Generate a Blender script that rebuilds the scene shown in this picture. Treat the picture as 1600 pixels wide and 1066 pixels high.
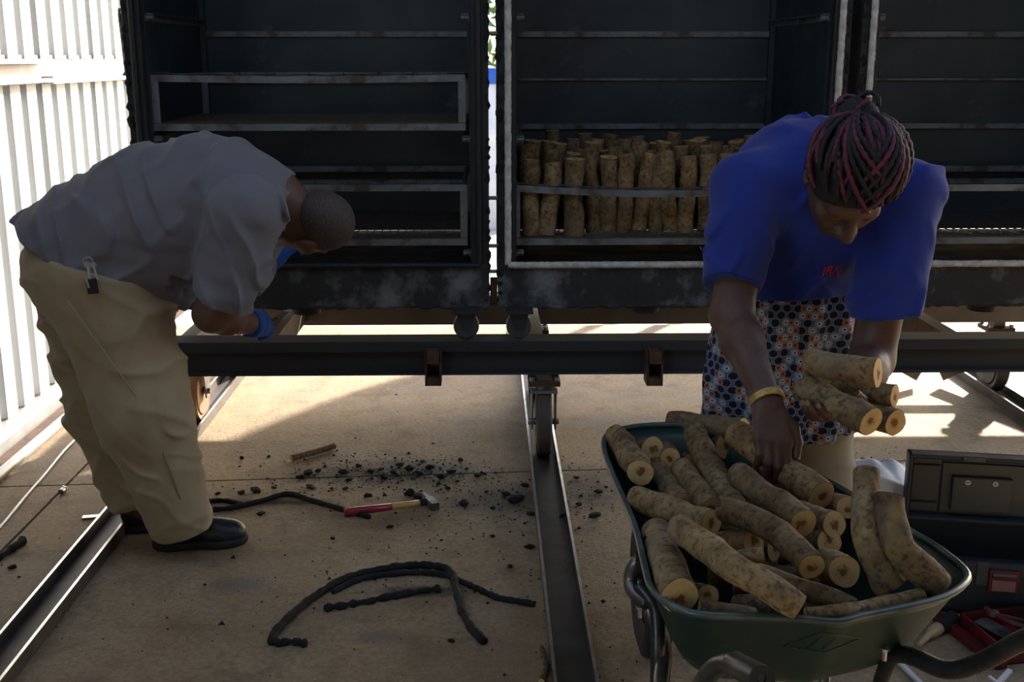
import bpy, bmesh, math, random
import numpy as np
from mathutils import Vector, Matrix, noise as mnoise

for _o in list(bpy.data.objects):
    bpy.data.objects.remove(_o, do_unlink=True)
SC = bpy.context.scene
COL = SC.collection

# ---------------------------------------------------------------- camera
F_PX, PITCH, YAW, CAM_H = 1800.0, math.radians(13.83), math.radians(-1.18), 1.45
cam_d = bpy.data.cameras.new('camera')
cam_d.sensor_width = 36.0
cam_d.lens = F_PX / 1600.0 * 36.0
cam_d.clip_start = 0.05
cam = bpy.data.objects.new('camera', cam_d)
cam.location = (0, 0, CAM_H)
cam.rotation_euler = (math.pi / 2 - PITCH, 0, YAW)
COL.objects.link(cam)
SC.camera = cam

# ---------------------------------------------------------------- light
SC.view_settings.view_transform = 'Standard'
SC.view_settings.look = 'None'
SC.view_settings.gamma = 1.0
SC.view_settings.use_curve_mapping = False
SC.view_settings.exposure = 0.95
SUN_DIR = Vector((0.62, 1.0, 0.50)).normalized()          # towards the sun
w = bpy.data.worlds.new('world')
SC.world = w
w.use_nodes = True
nt = w.node_tree
nt.nodes.clear()
wo = nt.nodes.new('ShaderNodeOutputWorld')
bg = nt.nodes.new('ShaderNodeBackground')
sky = nt.nodes.new('ShaderNodeTexSky')
sky.sky_type = 'NISHITA'
sky.sun_disc = False
sky.sun_elevation = math.asin(SUN_DIR.z)
sky.sun_rotation = math.atan2(SUN_DIR.x, SUN_DIR.y)
sky.dust_density = 2.0
bg.inputs['Strength'].default_value = 0.29
nt.links.new(sky.outputs[0], bg.inputs['Color'])
nt.links.new(bg.outputs[0], wo.inputs['Surface'])
sun_d = bpy.data.lights.new('sun', 'SUN')
sun_d.energy = 9.5
sun_d.angle = math.radians(1.2)
sun_d.color = (1.0, 0.93, 0.82)
sun = bpy.data.objects.new('sun', sun_d)
sun.rotation_euler = SUN_DIR.to_track_quat('Z', 'Y').to_euler()
sun.location = (2, 8, 5)
COL.objects.link(sun)

# ---------------------------------------------------------------- pixel -> place
_R = Vector((math.cos(YAW), math.sin(YAW), 0))
_Fh = Vector((-math.sin(YAW), math.cos(YAW), 0))
_F = _Fh * math.cos(PITCH) + Vector((0, 0, -math.sin(PITCH)))
_U = _Fh * math.sin(PITCH) + Vector((0, 0, math.cos(PITCH)))
CAMP = Vector((0, 0, CAM_H))

def ray(px, py):
    return _F + _R * ((px - 800) / F_PX) + _U * ((533 - py) / F_PX)

def at(px, py, Y):                     # the point of a sight line at depth Y
    d = ray(px, py)
    return CAMP + d * (Y / d.y)

def atz(px, py, z=0.0):                # the point of a sight line at height z
    d = ray(px, py)
    return CAMP + d * ((z - CAM_H) / d.z)

# ---------------------------------------------------------------- objects
def tag(o, label, cat, group=None, kind=None):
    if label: o['label'] = label
    if cat: o['category'] = cat
    if group: o['group'] = group
    if kind: o['kind'] = kind
    return o

def empty(name, loc, label=None, cat=None, group=None, kind=None):
    o = bpy.data.objects.new(name, None)
    o.empty_display_size = 0.1
    o.location = loc
    COL.objects.link(o)
    return tag(o, label, cat, group, kind)

def wloc(o):
    v = Vector((0, 0, 0))
    while o is not None:
        v += o.location
        o = o.parent
    return v

def link(name, me, mats, parent=None, origin=None, smooth=True):
    """mesh in world coordinates -> object with a sensible origin"""
    if not isinstance(mats, (list, tuple)): mats = [mats]
    for m in mats: me.materials.append(m)
    n = len(me.vertices)
    co = np.empty(n * 3, 'f'); me.vertices.foreach_get('co', co); co = co.reshape(-1, 3)
    if origin is None:
        lo, hi = co.min(0), co.max(0)
        origin = Vector(((lo[0] + hi[0]) / 2, (lo[1] + hi[1]) / 2, lo[2]))
    origin = Vector(origin)
    co -= np.array(origin, 'f')
    me.vertices.foreach_set('co', co.ravel())
    if smooth is not None:
        me.polygons.foreach_set('use_smooth', [smooth] * len(me.polygons))
    me.update()
    o = bpy.data.objects.new(name, me)
    COL.objects.link(o)
    if parent is not None:
        o.parent = parent
        o.location = origin - wloc(parent)
    else:
        o.location = origin
    return o

class MB:
    """collects simple solids into one mesh"""
    def __init__(s): s.v = []; s.f = []; s.m = []; s.mi = 0
    def add(s, vs, fs):
        b = len(s.v); s.v += [tuple(p) for p in vs]
        s.f += [tuple(i + b for i in f) for f in fs]; s.m += [s.mi] * len(fs); return s
    def box(s, lo, hi, bev=0.0, rot=None, piv=None):
        x0, y0, z0 = lo; x1, y1, z1 = hi
        if bev <= 0:
            vs = [(x0,y0,z0),(x1,y0,z0),(x1,y1,z0),(x0,y1,z0),(x0,y0,z1),(x1,y0,z1),(x1,y1,z1),(x0,y1,z1)]
            fs = [(0,3,2,1),(4,5,6,7),(0,1,5,4),(1,2,6,5),(2,3,7,6),(3,0,4,7)]
        else:
            bm = bmesh.new(); bmesh.ops.create_cube(bm, size=1)
            for v in bm.verts:
                v.co = Vector(((x0+x1)/2 + v.co.x*(x1-x0), (y0+y1)/2 + v.co.y*(y1-y0), (z0+z1)/2 + v.co.z*(z1-z0)))
            bmesh.ops.bevel(bm, geom=bm.edges[:], offset=bev, segments=2, affect='EDGES', profile=0.5)
            bm.verts.index_update()
            vs = [v.co.copy() for v in bm.verts]; fs = [[v.index for v in f.verts] for f in bm.faces]; bm.free()
        if rot is not None:
            pv = Vector(piv) if piv is not None else Vector(((x0+x1)/2, (y0+y1)/2, (z0+z1)/2))
            vs = [rot @ (Vector(p) - pv) + pv for p in vs]
        return s.add(vs, fs)
    def bar(s, a, b, wx, wz, up=(0, 0, 1)):
        """square bar from a to b"""
        a, b = Vector(a), Vector(b); d = (b - a).normalized(); u = Vector(up)
        if abs(d.dot(u)) > 0.98: u = Vector((0, 1, 0))
        x = d.cross(u).normalized(); u = x.cross(d).normalized()
        q = [(-1,-1),(1,-1),(1,1),(-1,1)]
        vs = [p + x*(i*wx/2) + u*(j*wz/2) for p in (a, b) for i, j in q]
        return s.add(vs, [(0,1,2,3),(7,6,5,4),(0,4,5,1),(1,5,6,2),(2,6,7,3),(3,7,4,0)])
    def tube(s, pts, r, seg=12, caps=True, closed=False):
        pts = [Vector(p) for p in pts]; n = len(pts)
        rr = r if isinstance(r, (list, tuple)) else [r]*n
        vs = []; prev = None
        for i in range(n):
            if closed: d = pts[(i+1) % n] - pts[i-1]
            else: d = pts[min(i+1, n-1)] - pts[max(i-1, 0)]
            d.normalize()
            if prev is None:
                x = d.orthogonal().normalized()
            else:
                x = (prev - d*prev.dot(d)).normalized()
            prev = x; y = d.cross(x)
            for k in range(seg):
                a = 2*math.pi*k/seg
                vs.append(pts[i] + (x*math.cos(a) + y*math.sin(a))*rr[i])
        fs = []
        for i in range(n if closed else n-1):
            j = (i+1) % n
            for k in range(seg):
                l = (k+1) % seg
                fs.append((i*seg+k, i*seg+l, j*seg+l, j*seg+k))
        if caps and not closed:
            fs.append(tuple(range(seg-1, -1, -1))); fs.append(tuple(range((n-1)*seg, n*seg)))
        return s.add(vs, fs)
    def cyl(s, a, b, r0, r1=None, seg=20):
        return s.tube([a, b], [r0, r0 if r1 is None else r1], seg)
    def lathe(s, prof, org, axis=(0, 0, 1), seg=28, a0=0.0, a1=2*math.pi):
        """prof: list of (radius, height along axis)"""
        ax = Vector(axis).normalized(); x = ax.orthogonal().normalized(); y = ax.cross(x); o = Vector(org)
        full = abs(a1 - a0 - 2*math.pi) < 1e-6; n = seg if full else seg+1
        vs = []
        for r, h in prof:
            for k in range(n):
                a = a0 + (a1-a0)*k/seg
                vs.append(o + ax*h + (x*math.cos(a) + y*math.sin(a))*max(r, 1e-5))
        fs = []
        for i in range(len(prof)-1):
            for k in range(n if full else n-1):
                l = (k+1) % n
                fs.append((i*n+k, i*n+l, (i+1)*n+l, (i+1)*n+k))
        return s.add(vs, fs)
    def prism(s, poly, off):
        """planar polygon extruded by a vector"""
        n = len(poly); off = Vector(off)
        vs = [Vector(p) for p in poly] + [Vector(p)+off for p in poly]
        fs = [tuple(range(n-1, -1, -1)), tuple(range(n, 2*n))] + [(i, (i+1) % n, n+(i+1) % n, n+i) for i in range(n)]
        return s.add(vs, fs)
    def build(s, name, mats, parent=None, origin=None, smooth=False, auto=None):
        me = bpy.data.meshes.new(name)
        me.from_pydata(s.v, [], s.f); me.validate()
        if isinstance(mats, (list, tuple)) and len(me.polygons) == len(s.m):
            me.polygons.foreach_set('material_index', s.m)
        bm = bmesh.new(); bm.from_mesh(me); bmesh.ops.recalc_face_normals(bm, faces=bm.faces[:]); bm.to_mesh(me); bm.free()
        o = link(name, me, mats, parent, origin, smooth)
        if auto:                                    # smooth with sharp edges kept
            me.polygons.foreach_set('use_smooth', [True]*len(me.polygons))
            me.set_sharp_from_angle(angle=math.radians(auto))
        return o

def copy_tree(o, parent=None, loc=None):
    c = o.copy(); COL.objects.link(c); c.parent = parent
    if loc is not None: c.location = loc
    for ch in o.children: copy_tree(ch, c)
    return c

# ---------------------------------------------------------------- materials
def srgb(r, g, b):
    f = lambda c: (c/255/12.92) if c/255 <= 0.04045 else ((c/255+0.055)/1.055)**2.4
    return (f(r), f(g), f(b))

class NT:
    def __init__(s, name):
        s.mat = bpy.data.materials.new(name); s.mat.use_nodes = True
        s.t = s.mat.node_tree; s.n = s.t.nodes; s.n.clear()
        s.out = s.n.new('ShaderNodeOutputMaterial'); s.p = s.n.new('ShaderNodeBsdfPrincipled')
        s.l = s.t.links; s.l.new(s.p.outputs[0], s.out.inputs['Surface'])
        s.tc = s.n.new('ShaderNodeTexCoord')
    def N(s, kind, **kw):
        n = s.n.new(kind)
        for k, v in kw.items(): setattr(n, k, v)
        return n
    def noise(s, scale, detail=4, rough=0.55, coord='Object', stretch=None, vec=None):
        n = s.n.new('ShaderNodeTexNoise')
        n.inputs['Scale'].default_value = scale; n.inputs['Detail'].default_value = detail; n.inputs['Roughness'].default_value = rough
        src = vec if vec is not None else s.tc.outputs[coord]
        if stretch:
            mp = s.n.new('ShaderNodeMapping'); mp.inputs['Scale'].default_value = stretch
            s.l.new(src, mp.inputs[0]); src = mp.outputs[0]
        s.l.new(src, n.inputs['Vector'])
        return n.outputs['Fac']
    def ramp(s, fac, stops, interp='LINEAR'):
        r = s.n.new('ShaderNodeValToRGB'); r.color_ramp.interpolation = interp
        e = r.color_ramp.elements
        while len(e) < len(stops): e.new(0.5)
        for q, (p, c) in zip(e, stops):
            q.position = p; q.color = (c, c, c, 1) if isinstance(c, (int, float)) else (c[0], c[1], c[2], 1)
        s.l.new(fac, r.inputs[0]); return r.outputs[0]
    def mix(s, fac, a, b, mode='MIX'):
        m = s.n.new('ShaderNodeMix'); m.data_type = 'RGBA'; m.blend_type = mode
        for sock, val in ((m.inputs[0], fac), (m.inputs[6], a), (m.inputs[7], b)):
            if isinstance(val, (int, float)): sock.default_value = val
            elif isinstance(val, tuple): sock.default_value = (val[0], val[1], val[2], 1)
            else: s.l.new(val, sock)
        return m.outputs[2]
    def math(s, op, a, b=None, c=None):
        m = s.n.new('ShaderNodeMath'); m.operation = op
        for i, val in enumerate((a, b, c)):
            if val is None: continue
            if isinstance(val, (int, float)): m.inputs[i].default_value = val
            else: s.l.new(val, m.inputs[i])
        return m.outputs[0]
    def bump(s, h, strength=0.3, dist=0.01):
        b = s.n.new('ShaderNodeBump'); b.inputs['Strength'].default_value = strength; b.inputs['Distance'].default_value = dist
        s.l.new(h, b.inputs['Height']); s.l.new(b.outputs[0], s.p.inputs['Normal'])
    def set(s, **kw):
        for k, v in kw.items():
            i = s.p.inputs[k.replace('_', ' ')]
            if isinstance(v, (int, float)): i.default_value = v
            elif isinstance(v, tuple): i.default_value = (v[0], v[1], v[2], 1)
            else: s.l.new(v, i)
        return s

def pm(name, c1, c2=None, scale=8, rough=0.6, metal=0.0, bump=0.0, bscale=None, lo=0.35, hi=0.65, stretch=None, rvar=0.0, dist=0.005, coord='Object', c3=None, s3=3, lo3=.5, hi3=.62):
    """two-tone procedural material with optional bump and a third tone in patches"""
    m = NT(name); c2 = c2 or tuple(x*0.8 for x in c1)
    f = m.noise(scale, 5, stretch=stretch, coord=coord)
    col = m.ramp(f, [(lo, c1), (hi, c2)])
    if c3 is not None:
        g = m.noise(s3, 5, 0.65, stretch=stretch, coord=coord)
        col = m.mix(m.ramp(g, [(lo3, 0.0), (hi3, 1.0)]), col, c3)
    m.set(Base_Color=col, Metallic=metal)
    if rvar: m.set(Roughness=m.ramp(m.noise(scale*1.7, 4), [(0.3, max(rough-rvar, 0.05)), (0.7, min(rough+rvar, 1))]))
    else: m.set(Roughness=rough)
    if bump: m.bump(m.noise(bscale or scale*3, 5, stretch=stretch, coord=coord), bump, dist)
    return m.mat
# ================================================================ materials of the place
M = {}
M['sheet'] = pm('white_painted_sheet', (0.50, 0.515, 0.525), (0.45, 0.465, 0.475), 3, 0.5, bump=0.05, c3=(0.6, 0.58, 0.55), s3=6, lo3=.66, hi3=.8)
M['girt'] = pm('galvanised_girt', (0.36, 0.35, 0.38), (0.28, 0.27, 0.29), 9, 0.5, 0.3, c3=(0.30, 0.16, 0.08), s3=7, lo3=.58, hi3=.7)
M['soot'] = pm('sooty_steel', (0.012, 0.014, 0.017), (0.022, 0.025, 0.028), 5, 0.62, 0.2, bump=0.25, bscale=40, rvar=0.15)
M['crust'] = pm('sooty_sill', (0.014, 0.015, 0.017), (0.03, 0.033, 0.036), 6, 0.75, 0.0, bump=0.5, bscale=45, c3=(0.15, 0.165, 0.17), s3=6, lo3=.5, hi3=.68)
M['inner'] = pm('smoked_inner_steel', (0.026, 0.037, 0.043), (0.05, 0.065, 0.072), 3, 0.5, 0.35, bump=0.12, bscale=30, c3=(0.13, 0.13, 0.11), s3=5, lo3=.6, hi3=.8, rvar=0.12)
M['rail'] = pm('grey_angle_iron', (0.19, 0.22, 0.24), (0.12, 0.14, 0.15), 12, 0.45, 0.4, bump=0.1, c3=(0.07, 0.06, 0.05), s3=9)
M['wire'] = pm('dark_wire', (0.05, 0.05, 0.055), (0.08, 0.07, 0.06), 20, 0.55, 0.5)
M['gasket'] = pm('white_rope_gasket', (0.62, 0.62, 0.58), (0.38, 0.38, 0.35), 35, 0.95, bump=0.8, bscale=90, c3=(0.12, 0.12, 0.11), s3=14, lo3=.62, hi3=.75)
M['beam'] = pm('blue_black_beam', (0.020, 0.023, 0.026), (0.03, 0.033, 0.036), 5, 0.72, 0.0, bump=0.1, c3=(0.06, 0.045, 0.03), s3=8, lo3=.6, hi3=.75, stretch=(0.3, 1, 1))
M['beam_old'] = pm('brown_grey_beam', (0.13, 0.115, 0.10), (0.20, 0.18, 0.16), 5, 0.6, 0.2, bump=0.1)
M['rust'] = pm('rusted_steel', (0.11, 0.055, 0.03), (0.055, 0.03, 0.02), 22, 0.85, 0.1, bump=0.5, bscale=60)
M['zinc'] = pm('zinc_plated_steel', (0.34, 0.36, 0.36), (0.22, 0.23, 0.23), 14, 0.4, 0.7, bump=0.05, c3=(0.12, 0.10, 0.08), s3=10)
M['tyre'] = pm('brown_caster_tread', (0.10, 0.065, 0.045), (0.06, 0.045, 0.04), 10, 0.65, bump=0.15)
M['tyre_orange'] = pm('orange_brown_caster_tread', (0.34, 0.15, 0.06), (0.20, 0.10, 0.05), 8, 0.6, bump=0.15)
M['castiron'] = pm('grey_caster_wheel', (0.075, 0.085, 0.088), (0.05, 0.055, 0.058), 12, 0.5, 0.3, bump=0.1)
M['channel'] = pm('worn_steel_channel', (0.055, 0.045, 0.038), (0.10, 0.085, 0.075), 9, 0.6, 0.25, bump=0.15, c3=(0.085, 0.05, 0.03), s3=6, lo3=.5, hi3=.66)
M['edge'] = pm('bright_worn_edge', (0.55, 0.54, 0.52), (0.36, 0.34, 0.32), 16, 0.3, 0.8)
M['dirt'] = pm('joint_dirt', (0.07, 0.05, 0.035), (0.12, 0.08, 0.05), 15, 0.95, bump=0.4)
M['chrome'] = pm('galvanised_pipe', (0.42, 0.42, 0.42), (0.34, 0.33, 0.32), 9, 0.4, 0.5)
M['roof'] = pm('roof_underside', (0.12, 0.12, 0.12), (0.09, 0.09, 0.09), 4, 0.6)
M['char'] = pm('charcoal', (0.005, 0.005, 0.0055), (0.014, 0.014, 0.015), 40, 0.9, bump=0.8, bscale=120)
M['white_plastic'] = pm('white_plastic', (0.72, 0.73, 0.75), (0.62, 0.63, 0.66), 6, 0.45)

# concrete with worn, sooty and brown patches; stains lie where the charcoal was swept out
m = NT('dusty_concrete')
pos = m.N('ShaderNodeNewGeometry').outputs['Position']
f1 = m.noise(2.2, 6, 0.6, vec=pos); f2 = m.noise(60, 4, 0.6, vec=pos); f3 = m.noise(0.9, 4, 0.5, vec=pos); f4 = m.noise(260, 2, 0.5, vec=pos)
col = m.ramp(f1, [(0.3, (0.27, 0.175, 0.09)), (0.5, (0.40, 0.285, 0.16)), (0.72, (0.50, 0.385, 0.24))])
col = m.mix(m.ramp(f3, [(0.45, 0.0), (0.7, 0.45)]), col, (0.25, 0.215, 0.175))
col = m.mix(m.ramp(m.noise(7, 7, 0.7, vec=pos), [(0.50, 0.0), (0.68, 0.6)]), col, (0.15, 0.09, 0.045))
col = m.mix(m.ramp(f2, [(0.35, 0.45), (0.6, 0.0)]), col, (0.15, 0.105, 0.068))
col = m.mix(m.ramp(f4, [(0.3, 0.35), (0.45, 0.0)]), col, (0.08, 0.06, 0.042))
def stain(px, py, rx, ry, amt, tint, col):
    c = atz(px, py)
    sep = m.N('ShaderNodeVectorMath', operation='SUBTRACT'); m.l.new(pos, sep.inputs[0]); sep.inputs[1].default_value = c
    mul = m.N('ShaderNodeVectorMath', operation='MULTIPLY'); m.l.new(sep.outputs[0], mul.inputs[0]); mul.inputs[1].default_value = (1/rx, 1/ry, 0)
    ln = m.N('ShaderNodeVectorMath', operation='LENGTH'); m.l.new(mul.outputs[0], ln.inputs[0])
    nz = m.noise(14, 6, 0.7, vec=pos)
    d = m.math('ADD', ln.outputs['Value'], m.math('MULTIPLY', m.math('SUBTRACT', nz, 0.5), 1.9))
    return m.mix(m.ramp(d, [(0.35, amt), (1.0, 0.0)]), col, tint)
for s in ((640, 738, .42, .16, .8, (0.03, 0.028, 0.026)), (790, 780, .32, .16, .65, (0.04, 0.036, 0.032)), (500, 742, .25, .10, .5, (0.05, 0.045, 0.04)),
          (375, 915, .12, .07, .6, (0.13, 0.125, 0.12)), (590, 995, .09, .05, .6, (0.13, 0.125, 0.12)), (650, 925, .16, .05, .85, (0.02, 0.018, 0.016)),
          (920, 760, .22, .3, .7, (0.06, 0.055, 0.05)), (1400, 740, .5, .14, .8, (0.035, 0.032, 0.03)), (430, 785, .3, .04, .7, (0.03, 0.028, 0.026)),
          (1000, 660, .5, .14, .45, (0.20, 0.19, 0.20)), (840, 1000, .1, .5, .4, (0.30, 0.19, 0.09))):
    col = stain(*s, col)
m.set(Base_Color=col, Roughness=m.ramp(f1, [(0.3, 0.7), (0.7, 0.9)]))
m.bump(m.math('ADD', m.math('MULTIPLY', f2, 0.7), m.math('MULTIPLY', f4, 0.6)), 0.8, 0.007)
M['concrete'] = m.mat
M['ground'] = pm('pale_sandy_ground', (0.62, 0.56, 0.48), (0.5, 0.44, 0.36), 1.2, 0.95, bump=0.3, bscale=20)

# ================================================================ floor
JL, JR = atz(0, 761), atz(830, 737)
def joint_y(x): return JL.y + (JR.y - JL.y) * (x - JL.x) / (JR.x - JL.x)
JX = atz(97, 765).x
floor = MB().box((-2.35, -2.5, -0.12), (5.2, 6.25, -0.014)).build('floor', M['dirt'])
tag(floor, None, None, None, 'structure')
g = 0.005
XL = (atz(81, 900, .04).x + atz(124, 900, .04).x)/2
XC = (atz(849, 900, .04).x + atz(905, 900, .04).x)/2
XR = (atz(1500, 575).x + atz(1600, 640).x)/2 - 0.03
for xa, xb in ((-2.35, JX), (JX, XC), (XC, XR), (XR, 5.2)):
    for far in (0, 1):
        a, b = xa + g, xb - g
        if far: poly = [(a, joint_y(a)+g), (b, joint_y(b)+g), (b, 6.25), (a, 6.25)]
        else: poly = [(a, -2.5), (b, -2.5), (b, joint_y(b)-g), (a, joint_y(a)-g)]
        MB().prism([(x, y, -0.06) for x, y in poly], (0, 0, 0.06)).build('slab', M['concrete'], floor)
tag(MB().box((-60, 6.25, -0.2), (60, 90, -0.03)).build('ground', M['ground']), None, None, None, 'structure')

# channels the casters run in: two raised flanges on a flat web
def channel(name, x, wdt, y0, y1, label):
    t = empty(name, (x, y0, 0), None, None, None, 'structure')
    t['label'] = label
    MB().box((x-wdt/2, y0, 0), (x+wdt/2, y1, 0.006)).build('web', M['channel'], t)
    for s in (-1, 1):
        xe = x + s*wdt/2
        MB().box((min(xe, xe-s*0.007), y0, 0.006), (max(xe, xe-s*0.007), y1, 0.042)).build('flange', M['channel'], t)
        MB().box((min(xe, xe-s*0.0072)-0.0004, y0, 0.042), (max(xe, xe-s*0.0072)+0.0004, y1, 0.0435)).build('worn_edge', M['edge'], t)
    return t
channel('trim_1', XL, 0.098, 0.6, 6.2, 'steel floor channel under the bending man\'s feet')
channel('trim_2', XC, 0.105, 0.6, 6.2, 'steel floor channel running up the middle of the floor')
channel('trim_3', XR, 0.10, 1.5, 6.2, 'steel floor channel at the far right')

# ================================================================ left wall of ribbed sheets
XW = atz(0, 668, 0.06).x - 0.02
wall = MB().box((XW-0.2, 0.2, 0.0), (XW-0.005, 8.0, 0.05)).build('wall_left', M['concrete'])
tag(wall, None, None, None, 'structure')
PIT, COV = 0.1715, 0.686
def sheet(y0, z0, z1, xoff):
    prof = []
    for k in range(4):
        b = y0 + k*PIT
        prof += [(b, 0), (b+0.103, 0), (b+0.118, -0.036), (b+0.156, -0.036)]
    prof.append((y0+COV+0.012, 0))
    mb = MB(); n = len(prof); vs = []
    for th in (0, -0.002):
        for z in (z0, z1):
            vs += [(XW + xoff + d + th, y, z) for y, d in prof]
    fs = []
    for i in range(n-1):
        fs += [(i, i+1, n+i+1, n+i), (2*n+i, 3*n+i, 3*n+i+1, 2*n+i+1), (i, 2*n+i, 2*n+i+1, i+1), (n+i, n+i+1, 3*n+i+1, 3*n+i)]
    mb.add(vs, fs)
    return mb.build('sheet', M['sheet'], wall)
zt = at(0, 130, 4.3).z
for i in range(11):
    sheet(0.3+i*COV, 0.055, zt-0.005, 0.0)
    sheet(0.3+i*COV, zt+0.085, 3.3, 0.006)
MB().box((XW-0.11, 0.3, zt-0.02), (XW-0.002, 7.8, zt+0.10)).build('girt', M['girt'], wall)
YB = 5.1
MB().box((XW-0.01, 0.3, zt-0.012), (XW+0.05, YB, zt+0.004)).build('flashing', M['girt'], wall)
MB().box((XW-0.01, 0.3, zt+0.066), (XW+0.056, YB, zt+0.084)).build('flashing', M['girt'], wall)
MB().box((XW-0.01, YB+.02, zt-0.02), (XW+0.045, 7.8, zt+0.012)).build('flashing', M['sheet'], wall)
MB().box((XW-0.003, 0.3, 0.0), (XW+0.09, 7.8, 0.055), 0.006).build('kerb', M['chrome'], wall)
pr = empty('trim_4', (XW+0.17, 0.5, 0), None, None, None, 'structure')
MB().tube([(XW+0.185, 0.5, 0.021), (XW+0.185, 7.5, 0.021)], 0.02, 14).build('pipe', M['chrome'], pr, smooth=True)
MB().box((XW+0.10, 0.5, 0.0005), (XW+0.16, 7.5, 0.012)).build('rusty_strip', M['rust'], pr)

# roof over the working floor
ceil = MB().box((-2.6, -2.5, 3.32), (5.2, 1.25, 3.38)).build('ceiling', M['roof'])
tag(ceil, None, None, None, 'structure')
MB().box((-2.6, 2.75, 3.32), (5.2, 6.3, 3.38)).build('roof_sheet', M['roof'], ceil)       # strip between left open, added to let sky light in from above
for y in (0.4, 1.2, 2.8, 4.3, 6.2):
    MB().box((-2.5, y-.04, 3.14), (5.2, y+.04, 3.32)).build('purlin', M['girt'], ceil)
for y in (-2.3, 2.0, 6.2):
    MB().box((5.05, y-.06, 0), (5.17, y+.06, 3.14)).build('column', M['girt'], ceil)
tag(MB().box((-2.6, -2.6, 0), (5.3, -2.5, 3.32)).build('wall_back_added', M['roof']), None, None, None, 'structure')  # unseen wall, added behind the camera to cut frontal light
tag(MB().box((5.2, -2.5, 0), (5.3, 3.0, 3.32)).build('wall_right_added', M['roof']), None, None, None, 'structure')  # unseen wall, added on the right to dim the side light

# ================================================================ trolley under the chambers
YF, YR = 4.10, 4.90
ZB0, ZB1 = 0.327, 0.453
XT0, XT1 = at(268, 550, YF).x, 2.75
trol = empty('trolley', (0.4, YF, 0), 'long dark steel trolley carrying the three kiln chambers on its beams', 'trolley')
mb = MB().box((XT0, YF-0.03, ZB0), (XT1, YF+0.02, ZB1-0.03)).box((XT0, YF-0.055, ZB1-0.038), (XT1, YF+0.06, ZB1)).box((XT0, YF-0.055, ZB0), (XT1, YF+0.06, ZB0+0.01))
mb.build('front_beam', M['beam'], trol)
MB().box((XT0, YR-0.04, ZB0), (XT1, YR+0.04, ZB1)).build('rear_beam', M['beam_old'], trol)
xs = [at(282, 505, YF).x, at(415, 525, YF).x, at(838, 525, YF).x, at(1500, 525, YF).x]
for i, x in enumerate(xs):
    MB().box((x-0.028, YF+0.06, ZB0+0.02), (x+0.028, YR-0.04, ZB1-0.01)).build('cross_member', M['rust'] if i in (1, 3) else M['beam_old'], trol)
for px, w_ in ((677, 22), (1022, 26)):                       # square stubs hanging under the front beam
    a = at(px, 572, YF-0.09); hw = 0.026
    o_ = MB(); z0 = at(px, 601, YF-0.10).z; z1 = at(px, 546, YF-0.08).z
    dx = 0.0 if px < 800 else -0.03
    for s in (-1, 1):
        o_.box((a.x+s*hw-0.003, YF-0.12, z0), (a.x+s*hw+0.003, YF-0.035, z1))
    o_.box((a.x-hw, YF-0.12, z1-0.045), (a.x+hw, YF-0.035, z1)); o_.box((a.x-hw, YF-0.12, z0), (a.x+hw, YF-0.035, z0+0.028))
    o_.box((a.x-hw, YF-0.045, z0), (a.x+hw, YF-0.035, z1))
    o_.build('stub', M['rust'], trol)
def big_caster(x, y, tread, plate=True):
    c = empty('caster', (x, y, 0)); c.parent = trol; c.location = Vector((x, y, 0)) - wloc(trol)
    r = 0.128; zc = r + 0.007; hw = 0.027
    prof = [(0.02, -hw), (r-0.035, -hw), (r-0.03, -hw*0.8), (r-0.008, -hw), (r, -hw*0.75), (r, hw*0.75), (r-0.008, hw), (r-0.03, hw*0.8), (r-0.035, hw), (0.02, hw)]
    wl = MB().lathe(prof, (x, y, zc), (1, 0, 0), 40).build('wheel', tread, c, smooth=True, auto=35)
    MB().cyl((x-hw-0.03, y, zc), (x+hw+0.03, y, zc), 0.012).build('axle', M['zinc'], wl, smooth=False)
    fk = MB()
    for s in (-1, 1):
        xx = x + s*(hw+0.016)
        fk.prism([(xx-0.003, y-0.022, zc-0.025), (xx-0.003, y+0.022, zc-0.025), (xx-0.003, y+0.055, zc+0.125), (xx-0.003, y-0.055, zc+0.125)], (0.006, 0, 0))
    fk.box((x-hw-0.022, y-0.055, zc+0.122), (x+hw+0.022, y+0.055, zc+0.132))
    fk.build('fork', M['zinc'], c)
    MB().box((x-0.058, y-0.06, zc+0.150), (x+0.058, y+0.06, zc+0.168)).build('plate', M['rust'], c)
    MB().cyl((x, y, zc+0.13), (x, y, zc+0.152), 0.045).build('swivel', M['zinc'], c)
    for sx in (-1, 1):
        for sy in (-1, 1):
            MB().cyl((x+sx*0.045, y+sy*0.048, zc+0.165), (x+sx*0.045, y+sy*0.048, zc+0.182), 0.009, seg=6).build('bolt', M['zinc'], c)
    if plate: MB().box((x-0.025, y-0.03, zc+0.168), (x+0.025, y+0.03, ZB0+0.005)).build('stem', M['beam_old'], c)
big_caster(XC+0.002, YF-0.01, M['tyre'])
big_caster(XC+0.002, YR, M['tyre'])
big_caster(XL, 4.52, M['tyre_orange']); big_caster(XL, 5.25, M['tyre_orange'])
big_caster(XR, YR, M['castiron'])
for a_, b_ in (((1.45, 4.95, .33), (1.95, 5.0, .05)), ((2.6, 4.95, .33), (2.05, 5.0, .05)), ((1.30, 4.97, .16), (2.7, 4.97, .17))):  # bars added so their shadows break up the sun patch
    MB().bar(a_, b_, 0.012, 0.055).build('shadow_brace', M['beam_old'], trol)
# side runner that ties the left casters to the beams
MB().box((XL-0.03, YF+0.06, ZB0), (XL+0.03, 5.35, ZB0+0.05)).build('runner', M['beam_old'], trol)

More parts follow.
